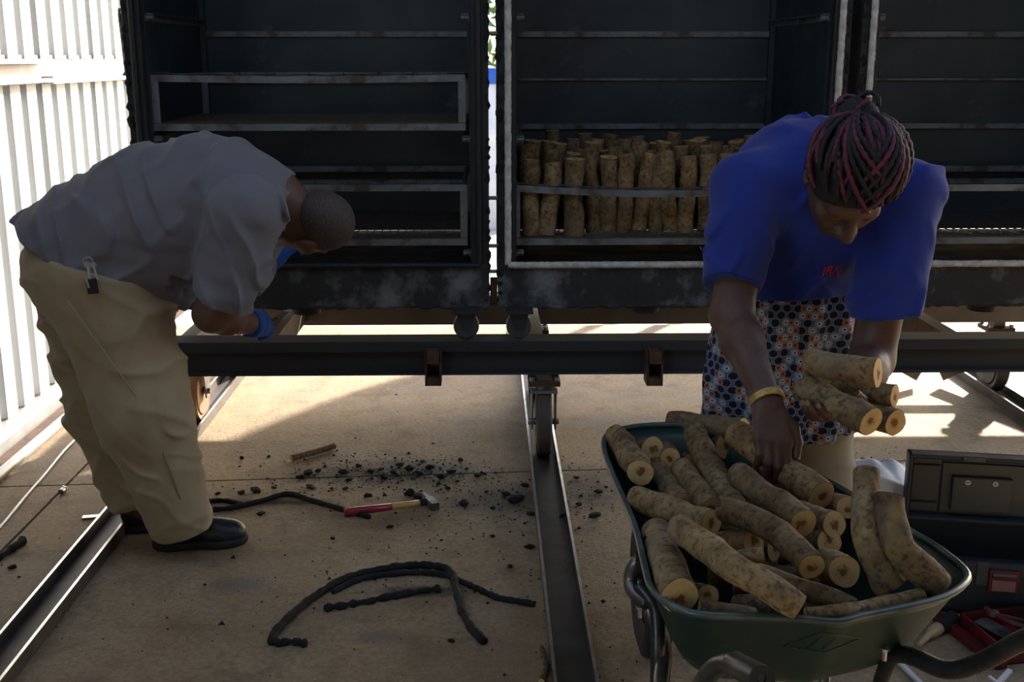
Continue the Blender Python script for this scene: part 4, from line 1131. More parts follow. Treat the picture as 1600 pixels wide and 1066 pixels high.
LOGN = [0]
def log(pts, radii, label, group=None, fork=None, seg=18, rough=1.0, name='log'):
    """bark is the thing itself, the sawn ends are its parts"""
    LOGN[0] += 1; sd = LOGN[0]*7.31
    pts = [Vector(p) for p in pts]
    # resample to a smooth bent path
    def cat(i, t):
        p = [pts[max(0, min(len(pts)-1, i+k))] for k in (-1, 0, 1, 2)]
        return 0.5*((2*p[1]) + (p[2]-p[0])*t + (2*p[0]-5*p[1]+4*p[2]-p[3])*t*t + (3*p[1]-p[0]-3*p[2]+p[3])*t**3)
    n = 16; path = []; rr = []
    for j in range(n+1):
        x = j/n*(len(pts)-1); i = min(int(x), len(pts)-2); t = x-i
        path.append(cat(i, t) + Vector((mnoise.noise(Vector((j*.22, sd, 0))), mnoise.noise(Vector((sd, j*.22, 3))), 0))*radii[0]*0.28*rough); rr.append(radii[i]*(1-t)+radii[i+1]*t)
    mb = MB(); mb.tube(path, rr, seg, caps=False)
    if fork: mb.tube(fork[0], fork[1], 14, caps=True)
    vs = []
    for q, v in enumerate(mb.v):
        v = Vector(v); j = min(q//seg, n) if q < (n+1)*seg else None
        c = path[j] if j is not None else v
        d = v-c
        if d.length > 1e-6:
            k = mnoise.noise(v*28+Vector((sd, 0, 0)))*0.11 + mnoise.noise(v*11+Vector((0, sd, 0)))*0.12 + mnoise.noise(v*80+Vector((0, 0, sd)))*0.04
            v = c + d*(1+k*rough)
        vs.append(v)
    mb.v = [tuple(v) for v in vs]
    o = mb.build(name, M['bark'], smooth=True)
    tag(o, label, 'log', group)
    for e, row in ((0, 0), (1, n)):
        ring = [vs[row*seg+k] for k in range(seg)]; c = sum(ring, Vector())/seg
        dr = (path[0]-path[1]).normalized() if e == 0 else (path[-1]-path[-2]).normalized()
        me = bpy.data.meshes.new('cut_face'); V = []; F = []; U = []
        for fr in (1.0, 0.66, 0.33):
            for k in range(seg):
                V.append(tuple(c + (ring[k]-c)*fr + dr*(0.0004 + 0.0012*(1-fr) + 0.0012*mnoise.noise(ring[k]*60*fr)))); U.append((math.cos(6.2832*k/seg)*fr, math.sin(6.2832*k/seg)*fr))
        V.append(tuple(c+dr*0.0012)); U.append((0, 0))
        for b in (0, 1):
            for k in range(seg):
                l = (k+1) % seg; F.append((b*seg+k, b*seg+l, (b+1)*seg+l, (b+1)*seg+k))
        for k in range(seg): F.append((2*seg+k, 2*seg+(k+1) % seg, 3*seg))
        if e == 0: F = [f_[::-1] for f_ in F]
        me.from_pydata(V, [], F); u = me.uv_layers.new(name='face')
        for lp in me.loops: u.data[lp.index].uv = U[lp.vertex_index]
        link('cut_face', me, M['cut'], o)
    return o
def mpp(p): return (Vector(p)-CAMP).dot(_F)/F_PX           # metres per pixel at a point
def blog(A, B, rpx, label, mid=None, L=None, dz=-0.0, rB=None, fork=None, group='logs heaped in the wheelbarrow'):
    a, b = atz(*A), atz(*B); pts = [a, b] if mid is None else [a, atz(*mid), b]
    if L and mid is None and (b-a).length < L:
        d = (a-b).normalized(); d.z += dz; d.normalize(); pts[0] = b + d*L
    r = 1.12*rpx*mpp(b); rb = 1.12*(rB or rpx)*mpp(b); k = len(pts)-1
    return log(pts, [r + (rb-r)*i/k for i in range(k+1)], label, group, fork)

BL = [
 ((962,682,.605),(1001,738,.60),19,'log at the far left corner of the wheelbarrow with a long oval cut end',None,.17),
 ((990,687,.57),(1020,701,.59),17,'short log in the far left of the wheelbarrow with a round yellow end',None,.15),
 ((1043,684,.59),(1048,716,.585),14,'stubby log with a dark end beside the round yellow one, far left of heap',None,.16),
 ((1060,684,.56),(1080,722,.56),11,'thin shadowed log wedged beside the thick dark log at the far end',None,.2),
 ((1082,678,.605),(1143,792,.565),20,'thick dark rough log lying lengthwise at the back of the heap',None,None),
 ((1020,722,.55),(1062,787,.55),17,'brown log sloping down behind the left-hand log with a hollow heart',None,.2),
 ((1066,733,.575),(1112,794,.57),17,'smooth grey-brown log between two dark ones in the heap\'s left half',None,.2),
 ((1051,660,.60),(1160,672,.62),18,'grey log lying across the far rim behind the gathering hand',None,None),
 ((1110,680,.575),(1135,697,.58),20,'log with a round orange end just left of the gathering hand',None,.16),
 ((994,780,.585),(1109,819,.60),21,'log along the left rim pointing right with a dark-hearted end',None,None),
 ((1153,742,.635),(1257,818,.635),20,'straight grey log in the middle of the heap below the lifted log',None,None),
 ((1134,796,.632),(1268,887,.612),20,'long bent log running to the middle front of the heap',(1208,829,.628),None),
 ((1122,838,.57),(1176,851,.585),21,'log with a broad orange end in the middle of the heap',None,.13),
 ((1140,830,.545),(1208,856,.55),19,'log with a black cracked heart beside the broad orange end',None,.14),
 ((1264,790,.60),(1305,819,.60),20,'pale-ended log right under the lifted log\'s cut end',None,.22),
 ((1257,822,.565),(1299,846,.57),19,'log with a lumpy orange end below the pale-ended one',None,.22),
 ((1294,768,.575),(1327,794,.58),16,'log with a half dark end near the right rim',None,.22),
 ((1285,868,.545),(1318,892,.555),25,'thick short log with fine rings and a small dark pith',None,.16),
 ((1246,893,.515),(1272,904,.52),15,'small log hidden under the long bent one',None,.16),
 ((1024,834,.565),(1063,930,.585),26,'thick log at the front left with a star-shaped dark heart',None,None),
 ((1168,893,.565),(1338,948,.545),19,'long dark tapering log behind the forked branch',None,None,12),
 ((1085,908,.535),(1108,930,.55),15,'small bark-ended stub beside the forked branch',None,.12),
 ((1092,948,.565),(1180,962,.55),11,'thin pale stick along the front rim under the forked branch',None,None),
 ((1258,962,.572),(1437,930,.568),11,'thin crooked branch along the front right rim',(1345,952,.575),None),
 ((1357,737,.735),(1390,916,.56),18,'crooked branch standing up at the right of the heap',(1351,828,.655),None,23),
 ((1391,775,.715),(1466,914,.575),20,'bent branch with a jagged hollow end at the right corner',(1408,858,.64),None,25),
]
for i, b in enumerate(BL):
    A, B, rp, lb, mid, L = b[:6]; rB = b[6] if len(b) > 6 else None
    blog(A, B, rp, lb, mid, L, -0.25, rB)
# forked branch on top
a, c, b = atz(1058, 824, .635), atz(1150, 888, .645), atz(1250, 950, .605); r = 20*mpp(c)
log([a, c, b], [r*1.15, r*1.25, r], 'forked branch with torn bark lying on top at the front', 'logs heaped in the wheelbarrow',
    fork=([c + Vector((-.01, .02, 0)), atz(1180, 868, .662), atz(1194, 866, .665)], [r*.9, r*.62, r*.58]))
# filling layer deeper in the tray
random.seed(21)
for i in range(9):
    x = 0.34 + 0.30*random.random(); y = 1.92 + 0.06*i; a_ = random.uniform(-0.5, 0.5)
    d = Vector((math.cos(a_), math.sin(a_)*0.6, 0))*0.085
    c = Vector((0.52 - 0.10*(y-1.9) + random.uniform(-.05, .05), y, 0.475 + 0.01*(i % 2)))
    log([c-d, c+d], [0.024, 0.022], 'shadowed log deep under the heap in the wheelbarrow', 'logs deep in the wheelbarrow')
# the log being lifted and the four in the crook of the arm
def held(A, B, rpx, label, mid=None):
    a, b = at(*A), at(*B); pts = [a, b] if mid is None else [a, at(*mid), b]
    r = rpx*mpp(b); log(pts, [r]*len(pts), label, 'logs in the woman\'s hands')
held((1150, 676, 2.42), (1281, 776, 2.16), 24, 'log being lifted off the heap by the woman\'s hand')
held((1262, 564, 2.34), (1374, 583, 2.21), 23, 'topmost rough log held against the dotted wrap', (1315, 576, 2.27))
held((1258, 606, 2.33), (1362, 660, 2.19), 24, 'smooth grey log with a pale end held in the woman\'s palm')
held((1290, 596, 2.42), (1396, 618, 2.29), 17, 'thinnest of the held logs with a small pale end')
held((1300, 622, 2.40), (1396, 660, 2.26), 21, 'held log with an orange end below the others')

# logs standing in the basket of the middle chamber
front = [(830,248,368,14,0),(860,253,369,14,3),(898,247,371,16,0),(925,232,358,13,-4),(951,244,359,14,0),(977,240,358,13,0),(1007,238,357,12,6),(1026,240,338,12,0),(1044,236,356,14,-5),(1073,243,356,14,2),(1106,240,352,14,0),(1136,239,352,15,0),(1170,240,352,14,0),(1205,242,352,14,0),(1240,240,352,14,0)]
ordn = ['first', 'second', 'third', 'fourth', 'fifth', 'sixth', 'seventh', 'eighth', 'ninth', 'tenth', 'eleventh', 'twelfth']
ZF = ZA0 + 0.032
for i, (px, t, b, r, lean) in enumerate(front):
    Y = 4.245 if i < 3 else 4.33
    r_m = r*0.00235; p = at(px, 300, Y); H = max(0.26, at(px, t, Y).z - ZF - 0.004)
    lb = ordn[i] + ' upright log from the left in the front row in the middle chamber' if i < 12 else 'upright log in the front row hidden behind the woman in blue'
    log([(p.x - lean*.003, Y, ZF), (p.x, Y+.004, ZF+H*.5), (p.x + lean*.003, Y+0.008, ZF+H)], [r_m*1.03, r_m*.97, r_m], lb, 'upright logs in the basket', seg=14)
random.seed(5)
for row, Y in enumerate((4.425, 4.515, 4.605, 4.695, 4.785)):
    x = B2[0] + 0.05 + 0.03*(row % 2)
    while x < B2[1]-0.06:
        r_m = random.uniform(.026, .035); H = random.uniform(0.27, 0.33) + (0.03 if random.random() < .15 else 0); le = random.uniform(-.012, .012)
        log([(x-le, Y, ZF), (x, Y, ZF+H*.5), (x+le, Y+random.uniform(-.008, .008), ZF+H)], [r_m]*3, 'upright log in the ' + ('second', 'third', 'fourth', 'fifth', 'rearmost')[row] + ' row of the basket in the middle chamber', 'upright logs behind the front row', seg=10)
        x += random.uniform(0.078, 0.10)

# ================================================================ wheelbarrow
M['green'] = pm('dark_green_paint', (0.010, 0.030, 0.022), (0.013, 0.038, 0.028), 4, 0.38, 0.0, bump=0.05, bscale=25, rvar=0.1, c3=(0.05, 0.07, 0.055), s3=18, lo3=.62, hi3=.75)
M['green_rim'] = pm('scuffed_green_rim', (0.03, 0.055, 0.045), (0.11, 0.13, 0.115), 16, 0.3, 0.1)
M['black_tube'] = pm('black_painted_tube', (0.012, 0.012, 0.013), (0.03, 0.028, 0.026), 14, 0.3, 0.2, rvar=0.1)
M['worn_tube'] = pm('worn_tube', (0.20, 0.18, 0.16), (0.07, 0.065, 0.06), 12, 0.3, 0.75, stretch=(1, 1, .4))
barrow = empty('wheelbarrow', (0.45, 2.15, 0), 'dark green wheelbarrow heaped with cut logs', 'wheelbarrow')
RIM = [(943,696),(957,741),(990,816),(1006,880),(1022,926),(1080,958),(1180,964),(1250,967),(1307,972),(1345,963),(1410,950),(1474,934),(1509,910),(1507,890),(1463,854),(1421,829),(1350,785),(1290,750),(1200,705),(1130,674),(1065,664),(1000,666),(955,676)]
def rimz(px, py): return 0.58 + 0.03*max(0, (760-py)/100)
rp = [atz(x, y, rimz(x, y)) for x, y in RIM]
def closed_spline(p, n):
    out = []; N = len(p)
    for i in range(N):
        a, b, c, d = p[i-1], p[i], p[(i+1) % N], p[(i+2) % N]
        for k in range(n):
            t = k/n
            out.append(0.5*((2*b) + (c-a)*t + (2*a-5*b+4*c-d)*t*t + (3*b-a-3*c+d)*t**3))
    return out
loop = closed_spline(rp, 3); NL = len(loop)
cen = sum(loop, Vector())/NL; cen.z = 0
def ringat(f, z, extra=0.0):
    out = []
    for p in loop:
        d = Vector((p.x-cen.x, p.y-cen.y, 0)); q = d*f + d.normalized()*extra
        out.append((cen.x+q.x, cen.y+q.y, p.z + z if f > 0.97 else z))
    return out
def tray_shell(name, mat, parent, e, zb):
    rings = [ringat(1.0, 0.0, e)]
    for t in (0.12, 0.3, 0.5, 0.7, 0.86, 0.95, 1.0):
        f = 1 - 0.38*t; rr = []
        for p in loop:
            d = Vector((p.x-cen.x, p.y-cen.y, 0)); q = d*f + d.normalized()*e
            zz = p.z + (zb-p.z)*(math.sin(t*math.pi/2)**1.25)
            rr.append((cen.x+q.x, cen.y+q.y, zz))
        rings.append(rr)
    mb = MB(); vs = [v for r in rings for v in r]; fs = []
    for i in range(len(rings)-1):
        for k in range(NL): l = (k+1) % NL; fs.append((i*NL+k, i*NL+l, (i+1)*NL+l, (i+1)*NL+k))
    fs.append(tuple(range((len(rings)-1)*NL, len(rings)*NL)))
    mb.add(vs, fs); return mb.build(name, mat, parent, smooth=True, auto=50)
tray = tray_shell('tray', M['green'], barrow, 0.0, 0.395)
so = tray.modifiers.new('thickness', 'SOLIDIFY'); so.thickness = 0.0025; so.offset = 1
MB().tube(loop, 0.0065, 8, closed=True).build('rolled_rim', M['green_rim'], tray, smooth=True)
bpy.context.view_layer.update()
# pressed diamond mark on the near panel
for pl in ([(1225,1010),(1285,989),(1345,997),(1288,1020),(1225,1010)], [(1262,1013),(1285,996)], [(1285,1014),(1308,997)]):
    pts = []
    for (xa, ya), (xb, yb) in zip(pl[:-1], pl[1:]):
        for k in range(8):
            h_ = hit(xa+(xb-xa)*k/8, ya+(yb-ya)*k/8, [tray])
            if h_: pts.append(h_[0])
    if len(pts) > 3: MB().tube(pts, 0.0022, 6).build('pressed_mark', M['green'], tray, smooth=True)
def sp(pts, n=6):
    pts = [Vector(p) for p in pts]; out = []
    for i in range(len(pts)-1):
        p = [pts[max(0, min(len(pts)-1, i+k))] for k in (-1, 0, 1, 2)]
        for k in range(n):
            t = k/n; out.append(0.5*((2*p[1]) + (p[2]-p[0])*t + (2*p[0]-5*p[1]+4*p[2]-p[3])*t*t + (3*p[1]-p[0]-3*p[2]+p[3])*t**3))
    out.append(pts[-1]); return out
wc_ = Vector((0.40, 2.62, 0.185))
hr = MB().tube(sp([at(1730, 950, 1.40), at(1600, 1000, 1.55), at(1530, 1036, 1.64), at(1478, 1047, 1.69), at(1425, 1026, 1.75), at(1388, 1020, 1.81), (0.60, 2.0, 0.365), (0.455, 2.45, 0.25), (0.452, 2.62, 0.19)]), 0.0155, 14).build('handle_tube', M['black_tube'], barrow, smooth=True)
MB().tube([at(1730, 950, 1.40), at(1668, 974, 1.475)], 0.0185, 14).build('grip', M['rubber'], hr, smooth=True)
g0, g1 = at(1143, 1036, 1.50), at(1190, 1060, 1.40)
hl = MB().tube(sp([g0.lerp(g1, .3), g0, at(1118, 1044, 1.545), at(1096, 1072, 1.60), at(1085, 1110, 1.68), (0.30, 1.80, 0.37), (0.33, 2.0, 0.365), (0.348, 2.45, 0.25), (0.348, 2.62, 0.19)]), 0.0155, 14).build('handle_tube', M['worn_tube'], barrow, smooth=True)
gd = (g1-g0).normalized()
MB().tube([g0 + gd*.012, g0 + gd*.016, g1], [0.0195, 0.0185, 0.0185], 20).build('grip', M['worn_tube'], hl, smooth=True, auto=40)
MB().lathe([(0.006, 0.0), (0.0185, 0.0), (0.0185, 0.004), (0.006, 0.003)], g1, gd, 20).build('grip_end', M['rubber'], hl, smooth=False)
MB().tube(sp([at(998, 912, 1.97), at(1018, 938, 1.95), at(1027, 968, 1.93), at(1027, 1066, 1.90), (at(1027, 1066, 1.90).x, 1.90, 0.02)]), 0.0135, 12).build('leg', M['black_tube'], barrow, smooth=True)
q = at(1392, 1030, 1.81)
MB().tube(sp([at(1425, 1026, 1.765), at(1396, 1026, 1.80), (q.x-.012, 1.82, q.z-.06), (q.x-.015, 1.84, 0.2), (q.x-.01, 1.86, 0.02)]), 0.0135, 12).build('leg', M['black_tube'], barrow, smooth=True)
q2 = at(1300, 1050, 1.86)
MB().tube([(q2.x, 1.9, 0.39), (q2.x+.004, 1.93, 0.02)], 0.011, 10).build('strut', M['worn_tube'], barrow, smooth=True)
br = MB(); br.tube(sp([at(1012, 872, 2.0), at(992, 880, 2.0), at(985, 905, 2.0), at(990, 925, 1.98), at(1012, 945, 1.95)]), 0.0135, 10)
br.build('bracket', M['worn_tube'], barrow, smooth=True)
MB().box((at(1003, 870, 1.99).x-.012, 1.985, 0.50), (at(1003, 870, 1.99).x+.012, 1.99, 0.585)).build('bracket_plate', M['black_tube'], barrow)
for px, py, Y in ((1000, 956, 1.97), (1382, 1022, 1.76)):
    p = at(px, py, Y); MB().cyl((p.x, p.y, p.z-.012), (p.x, p.y, p.z+.010), 0.0045, seg=8).cyl((p.x, p.y, p.z+.006), (p.x, p.y, p.z+.011), 0.008, seg=6).build('bolt', M['edge'], barrow)
wh = MB().lathe([(0.10, -0.02), (0.15, -0.036), (0.175, -0.028), (0.185, 0.0), (0.175, 0.028), (0.15, 0.036), (0.10, 0.02)], wc_, (1, 0, 0), 32).build('wheel', M['rubber'], barrow, smooth=True)
MB().lathe([(0.0, -0.04), (0.03, -0.04), (0.035, -0.012), (0.105, -0.018), (0.105, 0.018), (0.035, 0.012), (0.03, 0.04), (0.0, 0.04)], wc_, (1, 0, 0), 24).build('hub', M['worn_tube'], wh, smooth=True)

# ================================================================ toolbox with its lid open
M['tb'] = pm('dark_slate_plastic', (0.028, 0.034, 0.042), (0.036, 0.043, 0.05), 8, 0.45, bump=0.08, bscale=200)
M['tb2'] = pm('grey_slate_plastic', (0.055, 0.066, 0.068), (0.07, 0.08, 0.078), 6, 0.4, bump=0.05, bscale=200)
M['red_plastic'] = pm('red_plastic', (0.17, 0.012, 0.018), (0.12, 0.01, 0.015), 8, 0.4, c3=(0.05, 0.02, 0.02), s3=14)
O_ = atz(1421, 953); ra = math.radians(-11)
ex, ey = Vector((math.cos(ra), math.sin(ra), 0)), Vector((-math.sin(ra), math.cos(ra), 0))
def tbuild(mb, name, mat, parent, **k):
    mb.v = [tuple(O_ + ex*v[0] + ey*v[1] + Vector((0, 0, v[2]))) for v in mb.v]; return mb.build(name, mat, parent, **k)
tb = empty('toolbox', O_, 'dark grey plastic toolbox with its lid open and a red latch', 'toolbox')
W_, D_, H_ = 0.50, 0.235, 0.150
bd_ = MB().box((0, 0, 0.002), (W_, 0.012, H_), .003).box((0, D_-.012, 0.002), (W_, D_, H_+.03), .003).box((0, 0, 0.002), (0.012, D_, H_), .003).box((W_-.012, 0, 0.002), (W_, D_, H_), .003).box((0, 0, 0.002), (W_, D_, 0.014), .003)
bd_.box((-.004, -.006, H_-.035), (W_+.004, 0.006, H_), .003); tbox = tbuild(bd_, 'box', M['tb'], tb)
for x in (0.04, 0.16, 0.30, 0.42): tbuild(MB().box((x, -.010, H_-.06), (x+.03, 0.004, H_+.004), .002), 'rib', M['tb2'], tbox)
tbuild(MB().box((0.01, 0.02, 0.06), (W_-.01, D_-.02, 0.075), .003), 'inner_tray', M['tb'], tb)
lt = tbuild(MB().box((0.19, -.018, H_-.075), (0.265, -.006, H_-.012), .003), 'latch', M['red_plastic'], tb)
tbuild(MB().box((0.198, -.021, H_-.068), (0.257, -.017, H_-.038), .001), 'latch_face', pm('pink_worn_plastic', (0.30, 0.16, 0.17), (0.24, 0.12, 0.13), 14, 0.5), lt)
tbuild(MB().cyl((0.198, -.018, H_-.024), (0.257, -.018, H_-.024), 0.006, seg=10), 'latch_pin', M['tb2'], lt)
zl0, zl1, yl = H_+.032, at(1430, 701, O_.y + D_).z, D_-.004
ld = MB().box((0, yl, zl0), (W_, yl+.010, zl1), .004)
for lo, hi in (((0, yl-.04, zl0), (W_, yl+.004, zl0+.012)), ((0, yl-.04, zl1-.012), (W_, yl+.004, zl1)), ((0, yl-.04, zl0), (.012, yl+.004, zl1)), ((W_-.012, yl-.04, zl0), (W_, yl+.004, zl1))):
    ld.box(lo, hi, .004)
lid = tbuild(ld, 'lid', M['tb'], tb)
zm = zl1-zl0
for lo, hi in (((.018, yl-.008, zl0+.05), (.092, yl-.001, zl1-.04)), ((.098, yl-.006, zl0+.018), (.36, yl-.001, zl1-.03)), ((.018, yl-.008, zl0+.018), (.092, yl-.001, zl0+.044)), ((.018, yl-.008, zl1-.034), (.092, yl-.001, zl1-.018))):
    tbuild(MB().box(lo, hi, .002), 'lid_panel', M['tb2'], lid)
cv = tbuild(MB().box((.125, yl-.022, zl0+.028), (.285, yl-.004, zl0+.028+zm*.52), .004), 'compartment_cover', M['tb2'], lid)
for x in (.165, .238): tbuild(MB().lathe([(0.003, 0), (0.0075, 0), (0.0075, .003), (0.003, .003)], (x, yl-.0222, zl0+.018+zm*.50), (0, -1, 0), 16), 'rivet_ring', M['white_plastic'], cv)
tbuild(MB().box((.14, yl-.05, zl1-.010), (.20, yl-.035, zl1+.006), .002), 'catch', M['tb2'], lid)

# red tray with tools beside it
ta, tbp, tc = atz(1500, 957, .05), atz(1566, 1012, .05), atz(1640, 960, .05)
rt = empty('tool_tray', (ta.x, ta.y, 0), 'shallow red plastic tray of tools on the floor below the toolbox', 'tray')
fx = (tbp-ta); fx.z = 0; Lx = fx.length; fx.normalize(); fy = Vector((-fx.y, fx.x, 0))
def tr(mb, name, mat, parent, **k):
    mb.v = [tuple(Vector((ta.x, ta.y, 0)) + fx*v[0] + fy*v[1] + Vector((0, 0, v[2]))) for v in mb.v]; return mb.build(name, mat, parent, **k)
TW = 0.30
tr(MB().box((0, 0, 0.001), (Lx, TW, 0.005)).box((0, 0, 0.001), (.005, TW, .05)).box((Lx-.005, 0, 0.001), (Lx, TW, .05)).box((0, 0, 0.001), (Lx, .005, .05)).box((0, TW-.005, 0.001), (Lx, TW, .05)), 'pan', M['red_plastic'], rt)
pl = empty('pliers', (ta.x+.1, ta.y, .03), 'worn pliers with red handles lying in the red tray', 'pliers')
p0, p1 = atz(1541, 953, .055), atz(1572, 968, .05); p2 = atz(1596, 980, .045)
for s in (-1, 1):
    MB().tube(sp([p0 + Vector((0, .008*s, 0)), p0.lerp(p1, .4) + Vector((0, .004*s, 0)), p1 + Vector((0, -.012*s, 0)), p2 + Vector((.03, -.02*s, 0))]), [0.008]*6+[0.0065]*6+[0.008]*7, 8).build('handle', M['rust'] if s < 0 else M['red_plastic'], pl, smooth=True)
MB().lathe([(0, -.006), (.012, -.006), (.012, .006), (0, .006)], p0.lerp(p1, .4), (0, 0, 1), 14).build('pivot', M['zinc'], pl)
kn_ = empty('putty_knife', atz(1550, 985, .02), 'wide grey blade lying in the red tray', 'scraper')
a_ = atz(1530, 968, .03); b_ = atz(1580, 995, .02)
MB().bar(a_, b_, 0.05, 0.002).build('blade', M['zinc'], kn_); MB().bar(b_, b_ + (b_-a_)*.7, 0.022, 0.014).build('handle', M['rubber'], kn_)
a_, b_ = atz(1458, 958, .012), atz(1566, 1040, .012)
tag(MB().bar(a_, b_, 0.028, 0.02).build('red_bar', M['red_plastic']), 'flat red plastic bar on the floor between wheelbarrow and red tray', 'bar')
br_ = empty('brush', atz(1445, 1000, .0), 'short brush with a pale wooden handle behind the wheelbarrow handle', 'brush')
a_, b_, c_ = atz(1436, 1008, .018), atz(1452, 992, .02), atz(1466, 982, .02)
MB().tube([a_, a_.lerp(b_, .5), b_, b_.lerp(c_, .4), c_], [.006, .008, .009, .016, .017], 12).build('handle', pm('pale_wood', (0.5, 0.36, 0.2), (0.4, 0.28, 0.15), 14, 0.6, stretch=(1, 1, 4)), br_, smooth=True)
MB().tube([c_, c_ + (c_-b_)*1.6], [.018, .022], 12).build('bristles', M['char'], br_, smooth=True)
for i, (q0, q1) in enumerate((((1404, 1034), (1445, 1075)), ((1560, 1068), (1578, 1048)))):
    a_, b_ = atz(q0[0], q0[1], .006), atz(q1[0], q1[1], .006)
    tag(MB().bar(a_, b_, 0.012, 0.008).bar(a_, a_ + Vector((-.015, .02, .006)), .006, .006).build('plastic_strip', M['white_plastic']), ('pale plastic strip on the floor behind the wheelbarrow leg', 'small pale plastic strip at the bottom right corner')[i], 'strip')
# white sack behind the wheelbarrow
S = SDF(); sx = at(1372, 760, 3.12)
S.ell((sx.x, 3.14, .12), (.125, .10, .14), None).ell((sx.x-.03, 3.12, .25), (.09, .08, .07), None, .05).ell((sx.x+.06, 3.16, .22), (.07, .08, .07), None, .05)
S.warp(lambda P: crease(P, (0.4, 0.2, 0.8), 80, 71, 0.014) + .006*wob(P, 30, 3)); S.cut((0, 0, .003), (0, 0, -1))
tag(link('plastic_sack', S.mesh('plastic_sack', .007), M['white_plastic']), 'crumpled white plastic sack on the floor beside the open toolbox', 'sack')

# ================================================================ things lying on the floor
hm = empty('hammer', atz(610, 795), 'hammer with a red and yellow handle lying on the concrete', 'hammer')
h0, h1, h2 = atz(538, 801, .016), atz(612, 792, .016), atz(656, 786, .018)
MB().tube([h0, h0.lerp(h1, .3), h1], [.0145, .0135, .012], 12).build('grip', pm('red_lacquer', (0.30, 0.012, 0.03), (0.24, 0.01, 0.025), 8, 0.3), hm, smooth=True)
MB().tube([h1, h2], [.012, .0105], 12).build('shaft', pm('yellow_lacquer', (0.62, 0.42, 0.12), (0.55, 0.36, 0.10), 8, 0.35), hm, smooth=True)
h3 = atz(668, 784, .018); MB().tube([h2, h3], .012, 10).build('neck', M['rubber'], hm, smooth=True)
u_ = (h3-h2).normalized(); v_ = Vector((-u_.y, u_.x, 0))
MB().bar(h3 + u_*.008 - v_*.055, h3 + u_*.008 + v_*.012, .026, .026).bar(h3 + u_*.008 + v_*.012, h3 + u_*.008 + v_*.06, .012, .022).build('head', M['zinc'], hm)
def rope(pts, r, label, cat='rope', mat='char', name='burnt_rope', jit=.2):
    pts = sp([atz(x, y, r*0.9) for x, y in pts], 8)
    random.seed(len(pts)); rr = [r*random.uniform(1-jit, 1+jit*.6) for _ in pts]
    return tag(MB().tube([p + Vector((random.uniform(-1, 1), random.uniform(-1, 1), 0))*r*jit*.6 for p in pts], rr, 9).build(name, M[mat], smooth=True), label, cat)
rope([(424,1004),(432,985),(462,955),(500,926),(545,902),(600,889),(650,883),(690,886),(706,897),(713,920),(722,955),(740,985),(757,1002)], .0115, 'black burnt rope arched on the concrete with one end bent towards us')
rope([(520,925),(560,906),(610,897),(660,895),(700,900),(740,917),(775,933),(805,939),(835,944)], .009, 'black burnt rope whose tail reaches towards the middle floor channel')
rope([(508,950),(560,942),(620,930),(688,919)], .010, 'flaky strip of burnt rope inside the arch of the other two', jit=.6)
rope([(432,1006),(455,1002),(478,1006)], .010, 'burnt lump at the near end of the arched rope', 'lump', name='burnt_lump', jit=.5)
rope([(322,797),(365,793),(410,782),(450,772),(490,783),(535,796),(578,808)], .0095, 'long black burnt rope running from the man\'s shoe to the hammer')
rope([(322,784),(350,782),(382,789)], .008, 'short burnt rope end beside the man\'s front shoe')
rope([(-20,880),(10,862),(38,843)], .013, 'charred stick at the left edge of the floor', 'stick', name='charred_stick', jit=.4)
rope([(-30,850),(0,824),(40,776),(70,742),(100,705),(125,680),(150,655)], .005, 'grey cable running across the floor near the ribbed wall', 'cable', 'chrome', 'cable', jit=0)
o_ = log([atz(455, 716, .012), atz(490, 707, .014), atz(522, 697, .013)], [.011, .012, .011], 'split stick lying alone on the sunlit concrete', None, name='stick'); o_['category'] = 'stick'
o_ = log([atz(846, 1012, .01), atz(851, 1040, .012), atz(846, 1066, .01)], [.006, .011, .008], 'short dark twig beside the middle floor channel', None, name='twig'); o_['category'] = 'twig'
a_, b_ = atz(129, 809, .004), atz(168, 806, .004)
tag(MB().bar(a_, b_, .022, .006).build('metal_strip', M['edge']), 'short bright metal strip beside the left floor channel', 'metal strip')
a_ = atz(97, 767, .012)
tag(MB().cyl((a_.x, a_.y-.012, .012), (a_.x, a_.y+.012, .012), .010, seg=12).cyl((a_.x, a_.y+.012, .012), (a_.x, a_.y+.02, .012), .0125, seg=6).build('bolt_head', M['zinc']), 'bolt lying in the joint of the concrete slabs', 'bolt')
# charcoal: bigger fragments one by one, crumbs as stuff
random.seed(33)
frag = []
for k in range(7):
    bm = bmesh.new(); bmesh.ops.create_icosphere(bm, subdivisions=2, radius=1)
    sc_ = Vector((random.uniform(.8, 1.4), random.uniform(.6, 1.0), random.uniform(.35, .6)))
    for v in bm.verts:
        v.co = Vector((v.co.x*sc_.x, v.co.y*sc_.y, v.co.z*sc_.z))*(1 + .55*mnoise.noise(v.co*1.7 + Vector((k*9, 0, 0))) + .2*mnoise.noise(v.co*5 + Vector((k*5, 3, 0))))
    zmin = min(v.co.z for v in bm.verts)
    for v in bm.verts: v.co.z -= zmin
    me = bpy.data.meshes.new('charcoal_piece'); bm.to_mesh(me); bm.free(); me.materials.append(M['char']); frag.append(me)
def piece(px, py, s):
    o = bpy.data.objects.new('charcoal_piece', random.choice(frag)); COL.objects.link(o)
    p = atz(px, py); o.location = (p.x, p.y, 0.0); o.scale = (s, s, s*random.uniform(.6, 1)); o.rotation_euler = (0, 0, random.uniform(0, 6.28))
    tag(o, 'small black charcoal fragment scattered on the concrete', 'charcoal', 'charcoal fragments on the floor')
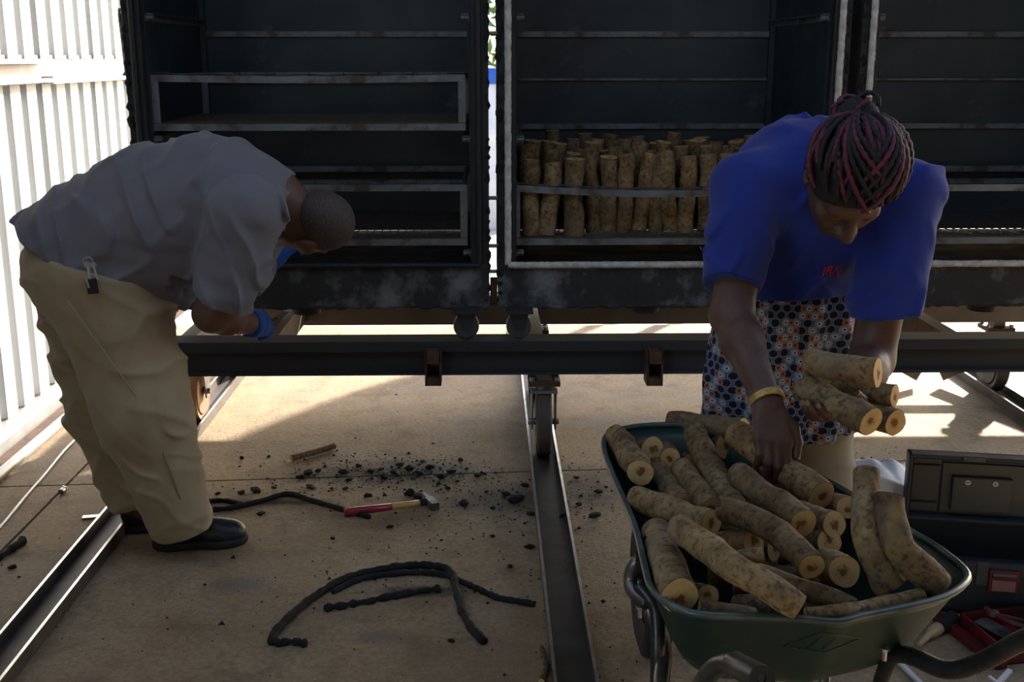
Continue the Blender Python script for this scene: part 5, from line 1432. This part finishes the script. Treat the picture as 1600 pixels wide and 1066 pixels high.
for px, py, s in ((482,742,.022),(497,738,.018),(470,748,.02),(485,763,.028),(400,769,.03),(377,772,.016),(407,805,.02),(340,773,.014),(428,763,.014),(540,765,.016),(535,740,.02),(545,752,.018),(640,735,.024),(625,728,.02),(655,742,.02),(672,733,.018),(600,748,.02),(580,738,.018),(690,748,.024),(640,775,.03),(655,778,.026),(575,778,.016),(725,790,.02),(805,785,.03),(790,775,.02),(770,795,.018),(820,760,.018),(830,805,.022),(610,825,.012),(770,840,.012),(828,858,.016),(797,887,.01),(690,845,.008),(520,843,.008),(378,718,.014),(720,720,.014),(677,694,.01),(930,808,.022),(905,790,.02),(880,810,.018),(935,770,.02),(900,748,.018),(1400,725,.02),(1425,735,.02),(1350,722,.018),(20,888,.016),(320,915,.006),(468,1000,.008),(705,1003,.01),(595,735,.016),(615,741,.02),(660,722,.014),(705,738,.02),(560,730,.014),(745,745,.016),(760,770,.014),(700,765,.014)):
    piece(px, py, s*random.uniform(.6, .95))
cr = MB(); tv = [(1, 0, 0), (-.5, .8, 0), (-.5, -.8, 0), (0, 0, .8)]
def crumb(px, py, s):
    p = atz(px, py); a = random.uniform(0, 6.28); c_, s_ = math.cos(a)*s, math.sin(a)*s
    cr.add([(p.x + x*c_ - y*s_, p.y + x*s_ + y*c_, z*s + .0003) for x, y, z in tv], [(0, 2, 1), (0, 1, 3), (1, 2, 3), (2, 0, 3)])
for cx, cy, sx_, sy_, n in ((640, 738, 90, 16, 700), (560, 745, 110, 18, 250), (790, 785, 60, 25, 250), (920, 770, 40, 40, 200), (650, 800, 200, 70, 350), (1380, 735, 70, 14, 250), (600, 930, 260, 80, 260), (150, 900, 120, 90, 60), (960, 960, 60, 70, 50)):
    for _ in range(n):
        px, py = random.gauss(cx, sx_), random.gauss(cy, sy_)
        if py > 600: crumb(px, py, min(.012, .0025*math.exp(random.gauss(0, .55))))
o_ = cr.build('charcoal_crumbs', M['char']); tag(o_, 'fine black charcoal crumbs strewn over the concrete', 'charcoal', None, 'stuff')
